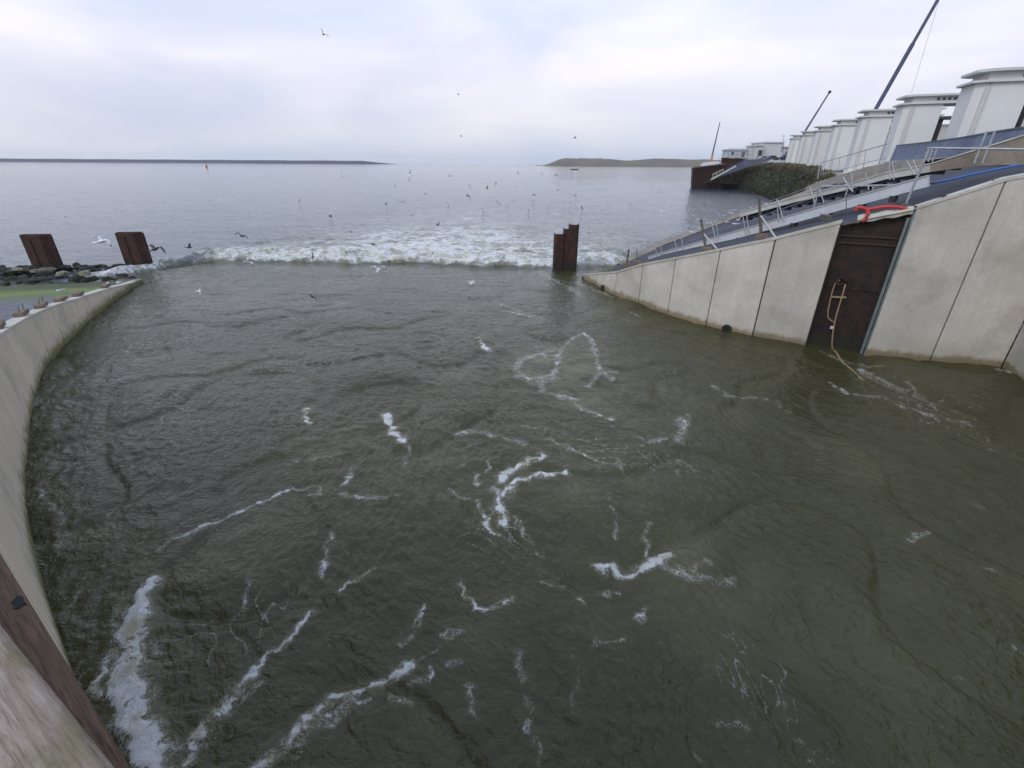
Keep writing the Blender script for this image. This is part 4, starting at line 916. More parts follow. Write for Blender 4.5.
# ------------------------------------------------------------------ FAR GROUP: bank, reeds, sheet wall, slope, buildings
def far_group():
    foot = [(704, 184.5, 172), (720, 187, None), (735, 189.5, None), (750, 192, None), (764, 197, None), (774, 202, None), (790, 207, None), (806, 206, None), (822, 204, None)]
    fp = [onz(u, v) for u, v, _ in foot]
    ridge = [(705, 183, 178), (724, 176.5, 173), (745, 169, 167), (765, 163, 159), (785, 165, 143), (800, 167, 129), (815, 171, 114), (826, 173, 106), (838, 176, 99)]
    rp_ = [onY(u, v, Y) for u, v, Y in ridge]
    b = MB(); rws = []
    for f, r_ in zip(fp, rp_):
        r_ = np.array(r_); mid1 = f*.75+r_*.25; mid2 = f*.35 + r_*.65
        inl = r_ + np.array([NROW[0]*12, NROW[1]*12, -.3])
        rws.append([f+np.array([0, 0, -1]), f+np.array([0,0,.3]), mid1+np.array([0, 0, .6]), mid2+np.array([0, 0, .4]), r_, inl])
    rr = []
    for k in range(6):
        col, _ = resample([r[k] for r in rws], 2.5) if False else ([np.array([np.interp(t, range(len(rws)), [r[k][c] for r in rws]) for c in range(3)]) for t in np.linspace(0, len(rws)-1, 40)], 0)
        rr.append(col)
    b.grid([[rr[k][i] for k in range(6)] for i in range(40)]); o = b.build('far_bank', M['bank'], smooth=True); tag(o, kind='structure')
    rd = random.Random(5); g1 = MB(); g2 = MB()
    for _ in range(14000):
        i = rd.uniform(0, 38.9); k = rd.uniform(.9, 4.6); i0 = int(i); k0 = int(k); a = i-i0; c = k-k0
        p = (rr[k0][i0]*(1-a)+rr[k0][i0+1]*a)*(1-c) + (rr[min(5, k0+1)][i0]*(1-a)+rr[min(5, k0+1)][i0+1]*a)*c
        h = rd.uniform(.2, .6)*(.5+.5*math.sin(i*.8+k)**2+.2); w_ = rd.uniform(.12, .34); an = rd.uniform(0, 3.14); dx, dy = math.cos(an)*w_, math.sin(an)*w_; lx, ly = rd.uniform(-.3, .3), rd.uniform(-.3, .3)
        g = g2 if (i > 31 and rd.random() < .6) or (k > 3.7 and rd.random() < .6) or rd.random() < .05 else g1
        g.add([(p[0]-dx, p[1]-dy, p[2]-.15), (p[0]+dx, p[1]+dy, p[2]-.15), (p[0]+lx, p[1]+ly, p[2]+h)], [(0, 1, 2)])
    o = g1.build('reeds', M['reed'], fix=False); tag(o, 'dark green reeds covering the far bank beyond the second channel', 'reeds', kind='stuff')
    o = g2.build('dry_grass', M['reedtan'], fix=False); tag(o, 'tan dry grass near the foot of the far white towers', 'grass', kind='stuff')
    # rusty sheet wall
    e = empty('sheet_pile_wall', tuple(onz(694, 184)), 'rust brown corrugated sheet pile wall at the tip of the far bank', 'wall')
    rws = []; K = 60
    for i in range(K):
        t_ = i/(K-1); u = 693.3+30.5*t_; Y_ = 181-5*t_ + (.5 if (i//2) % 2 else 0); bt = onY(u, 184, Y_); tpp = onY(u, 167.8-3.6*t_, Y_); rws.append([(bt[0], Y_, -1), (tpp[0], Y_, tpp[2])])
    mb = MB(); mb.grid(rws); mb.grid([[r[1], (r[1][0]+2.5, r[1][1]+9, r[1][2])] for r in rws]); mb.grid([[rws[0][0], rws[0][1]], [(rws[0][0][0]+2.5, rws[0][0][1]+9, -1), (rws[0][1][0]+2.5, rws[0][1][1]+9, rws[0][1][2])]]); mb.build('sheet_face', M['rust'], e)
    mb = MB(); mb.grid([[(r[1][0], 180.7-5*i/(K-1), r[1][2]-.1), (r[1][0], 180.7-5*i/(K-1), r[1][2]+.25), (r[1][0]+.2, 182-5*i/(K-1), r[1][2]+.25)] for i, r in enumerate(rws)]); mb.build('capping_beam', M['darkpost'], e)
    # pale concrete block on it
    e = empty('concrete_block', tuple(onY(712, 166, 184)), 'pale flat concrete block on top of the far sheet pile wall', 'block')
    p = [onY(705, 166, 184), onY(721, 165, 184), onY(719, 161.3, 187), onY(708, 162.8, 186)]
    mb = MB(); mb.add([p[0], p[1], p[2], p[3]] + [q+np.array([1, 8, 0]) for q in p], [(0,1,2,3), (7,6,5,4), (0,4,5,1), (1,5,6,2), (2,6,7,3), (3,7,4,0)]); mb.build('block', M['stair'], e)
    # dark rusty upper wall
    e = empty('steel_wall', tuple(onY(733, 168, 182)), 'ragged dark rust coloured steel wall behind the pale far block', 'wall')
    mb = MB(); pts = [(721.5, 166, 158.5), (727, 168, 157.5), (733, 168, 159), (739, 167, 158), (745, 164, 159.5), (752, 163, 160)]
    rws = [[onY(u, v0, 181), onY(u, v1, 181), onY(u, v1, 181)+np.array([0, 3, 0])] for u, v0, v1 in pts]; mb.grid(rws); mb.build('wall_sheet', M['rust'], e)
    mb = MB()
    for k in range(14): u = 722+k*1.9; q = onY(u, 159.5, 180.9); mb.box(q, np.eye(3), (.12, .1, .5))
    mb.build('ribs', M['rust'], e)
    # dark asphalt ramp
    b = MB(); q = [onY(710, 181, 176)+np.array([0,-.5,.1]), onY(724, 175.5, 173)+np.array([0,-.5,.1]), onY(745, 168, 167)+np.array([0,-.5,.1]), onY(766, 162.2, 160)+np.array([0,-.5,.1]), onY(772, 158.8, 176), onY(745, 159.5, 180), onY(728, 167, 180)]
    b.add([*q], [(0, 1, 6), (1, 2, 5, 6), (2, 3, 4, 5)]); o = b.build('far_asphalt_ramp', M['asphalt']); tag(o, kind='structure')
    # its pale stair
    e = empty('concrete_steps', tuple(onY(713, 178, 168)), 'short pale stairs with tan railing beside the far rusty sheet wall', 'stairs')
    mb = MB(); mb.bar(onY(711, 179.5, 167), onY(736, 166, 165), .5, .5); mb.build('flight', M['stair'], e)
    mb = MB(); mb.tube([onY(713, 174.5, 167), onY(723, 169.5, 166)], .12, 5); mb.build('rail', M['stair'], e)
    for u, v in ((713, 177.5), (716.5, 175.8), (720, 174), (723, 172.5)):
        mb = MB(); mb.tube([onY(u, v, 167), onY(u, v-4, 167)], .10, 5); mb.build('post', M['stair'], e)
    # land behind
    b = MB(); b.prism([onY(724, 160, 186)[:2], onY(815, 160, 170)[:2], (190, 175), (300, 420), (205, 420)], 2, 8.0); o = b.build('far_quay', M['plateau']); tag(o, kind='structure')
    gz = 8.0
    # white building
    def bld(u0, u1, vt, Y, dep, name, label, wmat, parts=()):
        a = onY(u0, vt, Y); c = onY(u1, vt, Y); zt = a[2]
        e = empty(name, ((a[0]+c[0])/2, Y, gz), label, 'building')
        mb = MB(); mb.prism([(a[0], Y), (c[0], Y), (c[0], Y+dep), (a[0], Y+dep)], gz-1.5, zt-.002); mb.build('walls', wmat, e)
        mb = MB(); mb.prism([(a[0]-.4, Y-.4), (c[0]+.4, Y-.4), (c[0]+.4, Y+dep+.4), (a[0]-.4, Y+dep+.4)], zt, zt+.35); mb.build('roof', M['ledge'], e)
        for (uu0, uu1, v0, v1, nm, mt) in parts:
            p = onY(uu0, v1, Y); q = onY(uu1, v0, Y); mb = MB(); mb.box(((p[0]+q[0])/2, Y, (p[2]+q[2])/2), np.eye(3), (abs(q[0]-p[0])/2, .1, abs(q[2]-p[2])/2)); mb.build(nm, mt, e)
        return e
    bld(764, 783.5, 142.8, 196, 10, 'office_building', 'white flat roofed building on the far quay, larger one', M['white'], [(781, 783, 146, 152, 'window', M['glass'])])
    bld(756, 764, 146, 194, 8, 'annex_building', 'pale narrow building with a dark doorway left of the white building', M['ledge'], [(757, 762.5, 150, 158, 'door', M['darkpost']), (759, 761.5, 151, 158, 'door', M['orange'])])
    bld(786, 799, 147.3, 215, 8, 'shed_building', 'small grey white shed on the far quay beside the red crane foot', M['duct'], [(788, 791, 150, 155, 'window', M['glass'])])
    bld(728, 750, 150.2, 200, 5, 'cabin_building', 'low white cabins behind scaffolding at the end of the far quay', M['duct'], [(731, 734, 152, 155, 'window', M['glass']), (741, 745, 152, 157, 'door', M['carpaint'])])
    # scaffold frame
    e = empty('scaffolding', tuple(onY(740, 157, 190)), 'thin grey scaffold frame standing in front of the low white cabins', 'scaffold')
    for u in (728.5, 732, 737, 743, 748, 753): mb = MB(); mb.tube([onY(u, 159, 190), onY(u, 147.5 + (u % 3)*.5, 190)], .07, 5); mb.build('upright', M['galv'], e)
    for v in (148.8, 151.5, 154.5): mb = MB(); mb.tube([onY(728, v, 189.9), onY(753.5, v-.3, 189.9)], .06, 5); mb.build('ledger', M['galv'], e)
    # vehicles
    def car(u, v, Y, L_, hh, rz, label, pm, cat='car', name='parked_car'):
        g = onY(u, v, Y); e = empty(name, tuple(g), label, cat); c, s = math.cos(rz), math.sin(rz); T = lambda x, y, z: (g[0]+x*c-y*s, g[1]+x*s+y*c, g[2]+z)
        prof = [(-L_/2, .35), (-L_/2, hh*.55), (-L_*.42, hh*.62), (-L_*.30, hh), (L_*.12, hh), (L_*.27, hh*.62), (L_*.47, hh*.52), (L_/2, hh*.40), (L_/2, .35)]
        mb = MB(); n = len(prof); mb.add([T(x, -.85, z) for x, z in prof]+[T(x, .85, z) for x, z in prof], [tuple(range(n)), tuple(range(n, 2*n))[::-1]]+[(i, (i+1) % n, n+(i+1) % n, n+i) for i in range(n)]); mb.build('body', pm, e, bevel=.04)
        for sy in (-1, 1):
            mb = MB(); mb.add([T(-L_*.27, sy*.87, hh*.66), T(L_*.20, sy*.87, hh*.66), T(L_*.10, sy*.87, hh*.93), T(-L_*.24, sy*.87, hh*.93)], [(0, 1, 2, 3)]); mb.build('side_window', M['glass'], e)
            for sx_ in (-.32, .32): mb = MB(); mb.tube([T(L_*sx_, sy*.70, .34), T(L_*sx_, sy*.90, .34)], .34, 12); mb.build('wheel', M['tyre'], e)
    car(772, 160.5, 184, 4.6, 1.6, .1, 'grey blue car parked in front of the white far building', M['carpaint'])
    car(787, 160.5, 182, 4.8, 1.9, 0, 'dark van parked right of the grey blue car', M['bluesteel'], 'van', 'parked_van')
    car(762.5, 160.5, 188, 4.2, 1.5, .3, 'pale silver car parked before the narrow annex building', M['galv'])
    # lattice mast and poles
    e = empty('radio_mast', tuple(onY(783.5, 158, 190)), 'thin pale antenna mast standing beside the white far building', 'mast')
    mb = MB(); mb.tube([onY(783.5, 160, 190), onY(783.5, 134, 190)], [.16, .05], 5); mb.build('mast_pole', M['galv'], e)
    for v, w_ in ((136, 1.6), (140, 2.4), (144.5, 1.5)): q = onY(783.5, v, 190); mb = MB(); mb.tube([q-np.array([w_/2, 0, 0]), q+np.array([w_/2, 0, 0])], .04, 5); mb.build('antenna_arm', M['galv'], e)
    # far yellow mast at the sheet wall
    e = empty('crane_mast', tuple(onY(711, 160, 192)), 'thin dark mast with orange foot rising over the far sheet wall', 'mast')
    mb = MB(); mb.tube([onY(712.5, 154, 192), onY(720, 122, 192)], [.26, .14], 6); mb.build('boom', M['bluesteel'], e)
    mb = MB(); mb.tube([onY(711, 162, 192), onY(712.5, 154, 192)], [.45, .3], 6); mb.build('boom_foot', M['orange'], e)
    # red crane
    e = empty('mobile_crane', tuple(onY(794, 157, 165)), 'mobile crane with red turntable and thin dark lattice boom behind farthest tower', 'crane')
    mb = MB(); mb.tube([onY(794, 149, 205), onY(829, 93, 205)], [.42, .26], 6); mb.build('boom', M['bluesteel'], e)
    q = onY(793.5, 148.5, 205); mb = MB(); mb.box(q, np.eye(3), (1.0, 1.0, .9)); mb.build('turntable', M['redp'], e, bevel=.1)
    mb = MB(); mb.box(q+np.array([.6, 0, -.1]), np.eye(3), (3.6, .25, .28)); mb.build('jib_rest', M['redp'], e)
    mb = MB(); mb.box(q+np.array([.5, 0, -2.4]), np.eye(3), (2.8, 1.2, 1.5)); mb.build('carrier', M['carpaint'], e, bevel=.1)
    mb = MB(); mb.tube([onY(829, 93, 205), onY(830.5, 91, 205)], .5, 6); mb.build('boom_head', M['black'], e)
    # long blue boom
    A_ = onY(869, 121, 118); B_ = onY(941, -6, 118); C_ = onY(953, -27, 118)
    e = empty('mobile_crane', tuple(A_*1.0), 'mobile crane with long dark blue boom rising from behind the third tower', 'crane')
    mb = MB(); mb.tube([A_, A_*.45+C_*.55], .42, 8); mb.build('boom', M['bluesteel'], e)
    mb = MB(); mb.tube([A_*.45+C_*.55, C_], .32, 8); mb.build('boom_tip', M['bluesteel'], e)
    mb = MB(); mb.box(A_+np.array([0, 1.5, -1.2]), np.eye(3), (1.6, 2.6, 1.3)); mb.build('superstructure', M['bluesteel'], e, bevel=.15)
    mb = MB(); mb.box(A_+np.array([0, 1.5, -3.5]), np.eye(3), (1.5, 4.5, .8)); mb.build('carrier', M['carpaint'], e, bevel=.15)
    hk = onY(911.5, 93, 118); mb = MB(); mb.tube([onY(941, -6, 117.8), hk], .035, 5); mb.build('hoist_cable', M['galv'], e)
far_group()

# dark gap with column between towers handled by tower gear; second near post
# ------------------------------------------------------------------ HILLS AND BREAKWATER
def hills():
    Yd = 1700; b = MB(); prof = [(536, 0), (545, 1.5), (552, 4.5), (562, 8), (575, 8.8), (590, 8.4), (603, 9.0), (615, 7.5), (625, 6.4), (633, 6.8), (645, 8.3), (660, 9.0), (672, 8.8), (690, 8.0), (705, 8.2), (730, 7.8), (770, 8.4), (830, 8), (900, 9), (1000, 8)]
    us = np.linspace(536, 1000, 240); hp = np.interp(us, [p[0] for p in prof], [p[1] for p in prof]) + .9*pn(us*.10, us*0+2.2, 60) + .8*pn(us*.35, us*0+5.2, 61)
    hp = np.clip(hp*sstep(us, 534, 556), 0, None)
    rws = []
    for u, h in zip(us, hp):
        x = ray(u, 166)[0]/ray(u, 166)[1]*Yd; hm = max(0, h)*Yd/515*.82+.1
        rws.append([(x, Yd-30, -1), (x, Yd-24, min(2.5, hm*.5)), (x*1.01, Yd+10, hm*.55+1*min(1,hm)), (x*1.02, Yd+50+15*math.sin(u*.13), hm), (x*1.06, Yd+160, hm*.9), (x*1.15, Yd+400, 0)])
    b.grid(rws); o = b.build('hills', M['hill'], smooth=True); tag(o, kind='structure')
    # long breakwater
    a = onz(396, 163.9, 0); Yb = 2300; b = MB(); xs = np.linspace(-5200, ray(396, 162)[0]/ray(396, 162)[1]*Yb, 60); 
    rws = [[(x, Yb, -1), (x, Yb+12, 13.0 + (1.0*math.sin(i*2.1)) if i < 58 else (6 if i == 58 else .0)), (x, Yb+30, 13.0 if i < 58 else (6 if i == 58 else 0)), (x, Yb+45, -1)] for i, x in enumerate(xs)]
    b.grid(rws); o = b.build('breakwater', M['break']); tag(o, 'long low dark breakwater along the horizon on the left', 'breakwater')
    # channel markers
    for (u, v, lab) in ((205.5, 162.5, 'tiny red buoy before the left breakwater'), (575, 167, 'small dark boat near the foot of the far hill')):
        q = onY(u, v, 700); e = empty('buoy' if u < 300 else 'small_boat', (q[0], q[1], 0), lab, 'buoy' if u < 300 else 'boat')
        if u < 300:
            mb = MB(); mb.tube([(q[0], q[1], -.2), (q[0], q[1], 2.0), (q[0], q[1], 4.0)], [1.4, 1.2, .3], 10); mb.build('float', M['redp'], e)
            mb = MB(); mb.tube([(q[0], q[1], 4), (q[0], q[1], 5.2)], .2, 6); mb.build('top_mark', M['redp'], e)
        else:
            mb = MB(); x, y = q[0], q[1]; rws = [[(x-6, y, .2), (x-6, y, 1.4)], [(x-4, y-1.4, -.2), (x-4, y-1.6, 1.2)], [(x+4, y-1.4, -.2), (x+4, y-1.6, 1.2)], [(x+5, y, 0), (x+5, y, 1.2)], [(x+4, y+1.4, -.2), (x+4, y+1.6, 1.2)], [(x-4, y+1.4, -.2), (x-4, y+1.6, 1.2)], [(x-6, y, .2), (x-6, y, 1.4)]]
            mb.grid(rws); mb.build('hull', M['bluesteel'], e)
            mb = MB(); mb.box((x+1, y, 2.2), np.eye(3), (1.6, 1.1, 1.1)); mb.build('cabin', M['white'], e, bevel=.1)
            mb = MB(); mb.tube([(x, y, 3), (x, y, 5.5)], .12, 5); mb.build('mast', M['darkpost'], e)
hills()

# ------------------------------------------------------------------ NEAR TIMBER RAIL
def rail():
    z1 = H - 1.16; z2 = H - .98
    a = onz(0, 553, z1); b_ = onz(131, 769, z1); d1 = (b_-a)/np.linalg.norm(b_-a)
    c = onz(0, 624, z2); d_ = onz(116, 769, z2); d2 = (d_-c)/np.linalg.norm(d_-c)
    wt = wood('weathered_rail_wood', ((.28, .205, .15), (.52, .425, .34), (.27, .23, .12)), d2[:2], 5.0)
    wb = wood('brown_rail_wood', ((.065, .036, .022), (.24, .15, .095), (.14, .095, .05)), d1[:2], 6.0)
    e = empty('timber_railing', (a[0]-.5, a[1]-.8, 6.3), 'weathered wooden railing of two beams in the near left corner', 'railing')
    n1 = np.array([-d1[1], d1[0], 0]); n1 = -n1 if n1[0] > 0 else n1
    n2 = np.array([-d2[1], d2[0], 0]); n2 = -n2 if n2[0] > 0 else n2
    def beam(p, d, n, w, h, L0, L1, nm, m):
        mb = MB(); P_ = []; K = 40; U = np.array([0, 0, 1.])
        rows = []
        rr = random.Random(3)
        for k in range(K+1):
            s = -L0 + (L0+L1)*k/K; q = p + d*s; j = lambda: rr.uniform(-.002, .002)
            rows.append([q-U*h+n*.012, q-U*.014+n*.0+j()*U, q+n*.014+j()*U, q+n*w*.5+U*.004, q+n*(w-.014)+j()*U, q+n*w-U*.014, q+n*w-U*h])
        mb.grid(rows); 
        return mb.build(nm, m, e, smooth=True)
    beam(a, d1, n1, .16, .10, 2.2, 2.0, 'lower_beam', wb)
    beam(c, d2, n2, .34, .09, 2.2, 2.0, 'top_rail', wt)
    # dark iron bolt recess on the lower beam
    h0 = onz(18, 602, z1+.004); mb = MB(); pts = [h0 + d1*x + n1*y for x, y in ((-.030, -.004), (-.014, .012), (.004, .007), (.016, .014), (.030, .004), (.02, -.012), (.0, -.009), (-.018, -.013))]
    mb.add(pts + [p - np.array([0, 0, .02]) for p in pts], [tuple(range(8))] + [(i, (i+1) % 8, 8+(i+1) % 8, 8+i) for i in range(8)]); mb.build('knot_hole', M['pipehole'], e)
    
    for s in (-1.3, .9):
        q = c + d2*s + n2*.18; mb = MB(); mb.box((q[0], q[1], (z2-.1+6.2)/2-.03), (d2, n2, (0, 0, 1)), (.07, .07, (z2-.1-6.2)/2)); mb.build('post', wb, e)
    # walkway slab behind
    mb = MB(); q = c + n2*.45; P4 = [q - d2*4, q + d2*3, q + d2*3 + n2*3, q - d2*4 + n2*3]; mb.prism([p[:2] for p in P4], 5.95, 6.25); o = mb.build('walkway', M['cope']); tag(o, kind='structure')
rail()

# ------------------------------------------------------------------ GULLS
def gull_mesh(name, lift, droop, style, standing=False):
    """one continuous body: head, breast and tail with two bent tapering wings; 1.2 m span, flies along +x"""
    b = MB(); prof = [(.30, .012, .0), (.255, .018, .005), (.235, .045, .012), (.18, .055, .010), (.12, .062, -.005), (.02, .085, -.012), (-.10, .070, -.006), (-.20, .035, .004), (-.25, .022, .008)]
    rings = []; n = 10
    for x, r_, z in prof: rings.append([(x, r_*math.cos(t), z + r_*.9*math.sin(t)) for t in [2*math.pi*j/n for j in range(n)]])
    wm = {'white': 1, 'dark': 3, 'grey': 1}[style]; bmi = 3 if style == 'dark' else 0
    v = [p for r_ in rings for p in r_]; k = len(rings)
    f = [(i*n+j, i*n+(j+1) % n, (i+1)*n+(j+1) % n, (i+1)*n+j) for i in range(1, k-1) for j in range(n)] + [tuple((k-1)*n+j for j in range(n))]
    b.add(v, f, bmi); b.add(rings[0]+rings[1], [(j, (j+1) % n, n+(j+1) % n, n+j) for j in range(n)] + [tuple(range(n))[::-1]], 4)
    b.add([(-.22, -.02, .012), (-.22, .02, .012), (-.38, .085, .012), (-.38, -.085, .012), (-.22, -.02, 0), (-.22, .02, 0), (-.38, .085, .004), (-.38, -.085, .004)], [(0,1,2,3), (7,6,5,4), (0,4,5,1), (1,5,6,2), (2,6,7,3), (3,7,4,0)], bmi)
    for s in (-1, 1):
        if standing:
            sec = [(.10, .060, .03, .05), (.02, .082, .02, .06), (-.12, .075, .01, .05), (-.30, .03, .02, .02), (-.40, .012, .03, .01)]
            v = []
            for x, y, z, h in sec: v += [(x, s*y, z-h), (x, s*(y+.014), z), (x, s*(y-.01), z+h)]
            b.add(v, [(i*3+j, i*3+j+1, i*3+4+j, i*3+3+j) for i in range(4) for j in range(2)], 1)
            continue
        # stations: y, x lead, chord, z
        st = [(.04, .11, .19, .02), (.16, .15, .17, .02+lift*.5), (.28, .17, .145, .02+lift), (.40, .12, .12, .02+lift*.9-droop*.4), (.50, .06, .085, .02+lift*.7-droop*.75), (.60, -.02, .02, .02+lift*.5-droop)]
        up, lo = [], []
        for y, xl, c, z in st:
            up.append([(xl, s*y, z), (xl-c*.3, s*y, z+c*.10), (xl-c, s*y, z)]); lo.append([(xl, s*y, z-.004), (xl-c*.4, s*y, z+c*.02-.004), (xl-c, s*y, z-.004)])
        for i in range(5):
            mi = (2 if i >= 4 else wm) if style != 'dark' else (2 if i >= 3 else 3)
            for srf in (up, lo):
                b.add(srf[i]+srf[i+1], [(0, 1, 4, 3), (1, 2, 5, 4)], mi)
            b.add([up[i][0], up[i+1][0], lo[i+1][0], lo[i][0]], [(0, 1, 2, 3)], mi); b.add([up[i][2], up[i+1][2], lo[i+1][2], lo[i][2]], [(0, 1, 2, 3)], mi)
        b.add([up[0][0], up[0][1], up[0][2], lo[0][2], lo[0][1], lo[0][0]], [(0, 1, 2, 3, 4, 5)], wm)
    if standing:
        for s in (-1, 1): b.tube([(0, s*.03, -.06), (0, s*.03, -.19)], .008, 5, 4); b.add([(-.02, s*.03-.02, -.19), (.05, s*.03-.03, -.19), (.05, s*.03+.03, -.19), (-.02, s*.03+.02, -.19)], [(0, 1, 2, 3)], 4)
    me = bpy.data.meshes.new(name); me.from_pydata(b.v, [], b.f)
    for q in ('gull_white', 'gull_grey', 'gull_black', 'gull_silhouette', 'beak'): me.materials.append(M[q])
    me.polygons.foreach_set('material_index', b.m)
    bm = bmesh.new(); bm.from_mesh(me); bmesh.ops.remove_doubles(bm, verts=bm.verts, dist=.0005); bmesh.ops.recalc_face_normals(bm, faces=bm.faces); bm.to_mesh(me); bm.free()
    me.polygons.foreach_set('use_smooth', [True]*len(me.polygons)); return me
GM = {('w', 0): gull_mesh('gull', .10, .14, 'white'), ('w', 1): gull_mesh('gull', .24, .02, 'grey'), ('w', 2): gull_mesh('gull', -.05, .16, 'white'),
      ('d', 0): gull_mesh('gull', .12, .20, 'dark'), ('d', 1): gull_mesh('gull', .28, .0, 'dark'), ('d', 2): gull_mesh('gull', -.02, .10, 'dark'), ('s', 0): gull_mesh('gull', 0, 0, 'grey', True)}
BIRDS = [ # u, v, span px, kind, heading deg, roll deg, label
 (323.5, 34.5, 10, 'd', 1, 130, 35, 'dark gull flying highest, alone in the upper left sky'),
 (102, 241, 24, 'w', 0, 70, 15, 'gull with wide grey wings gliding between the two left piles'),
 (155, 249, 22, 'd', 0, 80, 10, 'dark winged gull crossing the right side of the second pile'),
 (189, 247.5, 12, 'd', 1, 40, -25, 'slim dark gull over the foam just right of the second pile'),
 (242, 236, 15, 'd', 0, 150, 25, 'dark gull turning above the foam line at centre left'),
 (285, 249, 8, 'w', 1, 60, 20, 'small pale gull over the breaking foam'),
 (252, 263, 17, 'w', 2, 120, 30, 'pale gull skimming the smooth water under the olive wave'),
 (313, 257, 9, 'd', 1, 0, 50, 'dark gull hovering at the edge of the foam'),
 (346, 252, 12, 'd', 0, 120, 30, 'dark gull banking over the white foam'),
 (373, 244, 14, 'd', 2, 140, 25, 'dark gull gliding over the centre of the foam band'),
 (378.5, 270, 17, 'w', 1, 85, 0, 'white gull with raised wings just below the foam line'),
 (199, 291, 8, 'w', 2, 20, 40, 'small white gull low over the smooth left water'),
 (312.5, 297, 13, 'd', 0, 150, 40, 'dark gull flying low over the smooth water, nearest of all'),
 (471, 284, 10, 'w', 1, 70, 10, 'white gull low over the water below the jump'),
 (605, 241, 10, 'w', 2, 60, 55, 'white gull just right of the stepped steel pile'),
 (662, 211, 12, 'w', 1, 60, 45, 'white gull between the stepped pile and the asphalt slope'),
 (557, 214, 11, 'w', 1, 60, 50, 'white gull flying just above left of the stepped pile'),
 (551, 216, 9, 'w', 0, 90, 60, 'white gull beside another one above the stepped pile'),
 (418, 203, 9, 'w', 1, 80, 20, 'white gull with raised wings above the foam, centre'),
 (409, 175, 13, 'w', 1, 10, 60, 'pale gull banking steeply far over the sea, centre')]
FAR = [(458, 94, 5, 'd'), (461, 136, 4, 'd'), (575, 138, 5, 'd'), (450, 176, 8, 'd'), (468, 196, 7, 'd'), (438, 225, 7, 'd'), (482, 211, 7, 'w'), (498, 203, 7, 'w'), (506, 202, 6, 'w'), (529, 210, 5, 'w'), (525, 218, 7, 'w'), (537, 221, 8, 'w'),
       (561, 208, 8, 'w'), (542, 174, 5, 'd'), (556, 175, 4, 'd'), (518, 173, 4, 'd'), (558, 190, 5, 'd'), (575, 196, 4, 'd'), (582, 208, 5, 'd'), (534, 195, 5, 'd'), (540, 187, 6, 'w'), (403, 202, 7, 'd'), (386, 204, 5, 'd'), (343, 176, 8, 'w'), (433, 189, 5, 'w'),
       (470, 187, 5, 'w'), (514, 195, 5, 'w'), (487, 188, 5, 'd'), (605, 240, 5, 'w'), (577, 224, 5, 'w'), (351, 232, 6, 'd'), (496, 184, 4, 'd'), (398, 196, 5, 'w'), (65, 216, 6, 'w'), (425, 194, 6, 'w'), (447, 203, 6, 'w'), (455, 190, 5, 'w'), (490, 196, 6, 'w'), (515, 186, 5, 'w'), (548, 203, 6, 'w'), (570, 203, 6, 'w'), (395, 186, 5, 'w'), (372, 190, 5, 'w'), (300, 200, 6, 'w'), (462, 229, 7, 'w'), (590, 228, 6, 'w'), (630, 205, 5, 'w'), (330, 216, 7, 'd'), (412, 216, 6, 'd')]
gr = random.Random(9)
def put_gull(u, v, span, kind, mi, hd, rl, label, group):
    d = ray(u, v); k = 1.25*F/span/1.0; p = C0 + d*k
    if p[2] < .45: k = (H-.6)/(-d[2]); p = C0 + d*k
    o = bpy.data.objects.new('gull', GM[(kind, mi)]); COL.objects.link(o); o.location = p; o.rotation_euler = (R(rl), R(gr.uniform(-12, 8)), R(hd))
    sc = span*k/(F*1.25); o.scale = (sc*(1.25 if span < 9 else 1.1),)*3; tag(o, label, 'gull', group)
for B in BIRDS: put_gull(*B, 'gulls flying over the outflow')
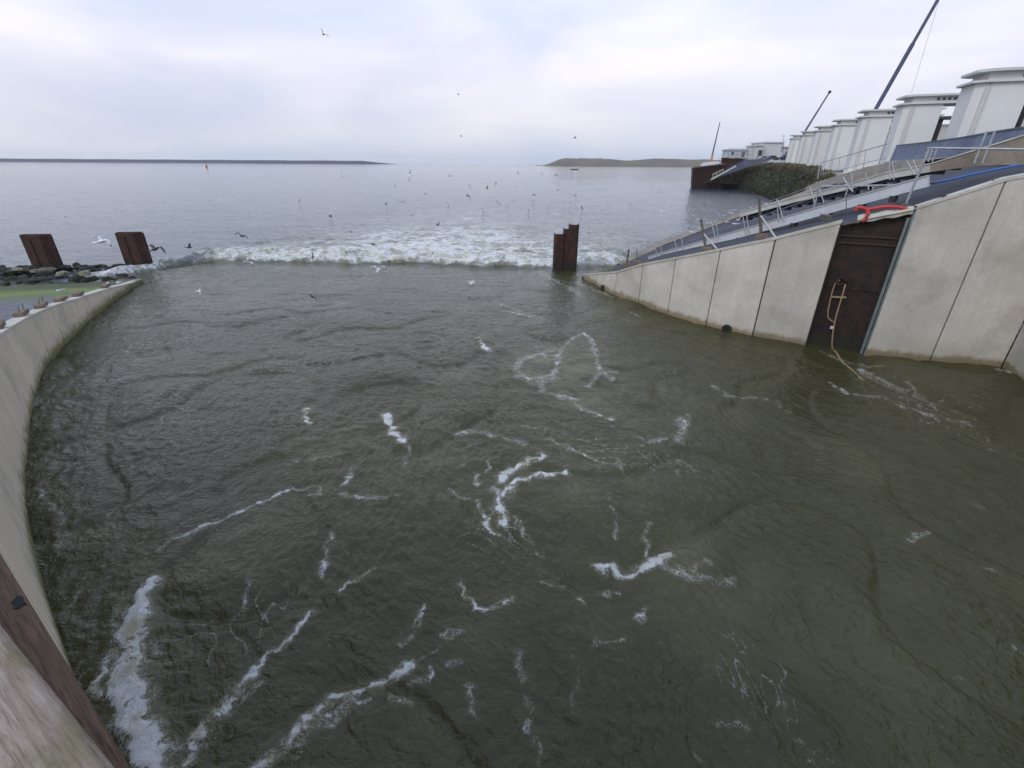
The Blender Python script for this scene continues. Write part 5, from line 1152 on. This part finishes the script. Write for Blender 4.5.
for u, v, sp_, kd in FAR:
    if (u, v) == (605, 240): continue
    put_gull(u, v, sp_, kd, gr.randrange(3), gr.uniform(0, 360), gr.uniform(-50, 50), {'d': 'tiny dark gull, one of many far out over the water or sky', 'w': 'tiny white gull, one of many far out over the churned water'}[kd], {'d': 'tiny dark gulls far away', 'w': 'tiny white gulls far away'}[kd])
# standing gulls on the slope edge
SG = [(731,213),(735,210),(727,222),(738,220),(724,216),(692,232),(699,229),(715,221),(741,218),(751,208),(758,206),(766,204),(755,214),(735,224),(709,223)]
for u, v in SG:
    p = hit(u, v+1); o = bpy.data.objects.new('gull', GM[('s', 0)]); COL.objects.link(o); o.location = p + np.array([0, 0, .10]); o.rotation_euler = (0, 0, gr.uniform(0, 6)); o.scale = (1.0,)*3
    tag(o, 'white gull standing near the far edge of the asphalt slope', 'gull', 'gulls resting on the asphalt slope')
for (u, v, lab) in ((60, 291, 'white gull standing on the algae behind the left wall'), (108, 284, 'white gull standing near the tip of the left wall, left one'), (119, 283, 'white gull standing at the very tip of the left wall')):
    p = onz(u, v, 1.15 if u < 80 else .6); o = bpy.data.objects.new('gull', GM[('s', 0)]); COL.objects.link(o); o.location = p + np.array([0, 0, .05]); o.rotation_euler = (0, 0, gr.uniform(0, 6)); o.scale = (.8,)*3
    tag(o, lab, 'gull', 'gulls standing behind the left wall')

# ------------------------------------------------------------------ HAZE
def haze():
    b = MB(); x0, x1, y0, y1, z0, z1 = -5600, 5600, -900, 5200, -6, 60
    b.add([(x0,y0,z0),(x1,y0,z0),(x1,y1,z0),(x0,y1,z0),(x0,y0,z1),(x1,y0,z1),(x1,y1,z1),(x0,y1,z1)], [(0,3,2,1),(4,5,6,7),(0,1,5,4),(1,2,6,5),(2,3,7,6),(3,0,4,7)])
    m = bpy.data.materials.new('haze_air'); m.use_nodes = True; t = m.node_tree; t.nodes.clear(); out = N(t, 'ShaderNodeOutputMaterial'); pv = N(t, 'ShaderNodeVolumePrincipled')
    pv.inputs['Color'].default_value = (.95, .97, 1, 1); pv.inputs['Density'].default_value = .00010; t.links.new(pv.outputs[0], out.inputs['Volume'])
    o = b.build('haze', m); tag(o, kind='stuff')
USE_HAZE = True
if USE_HAZE: haze()
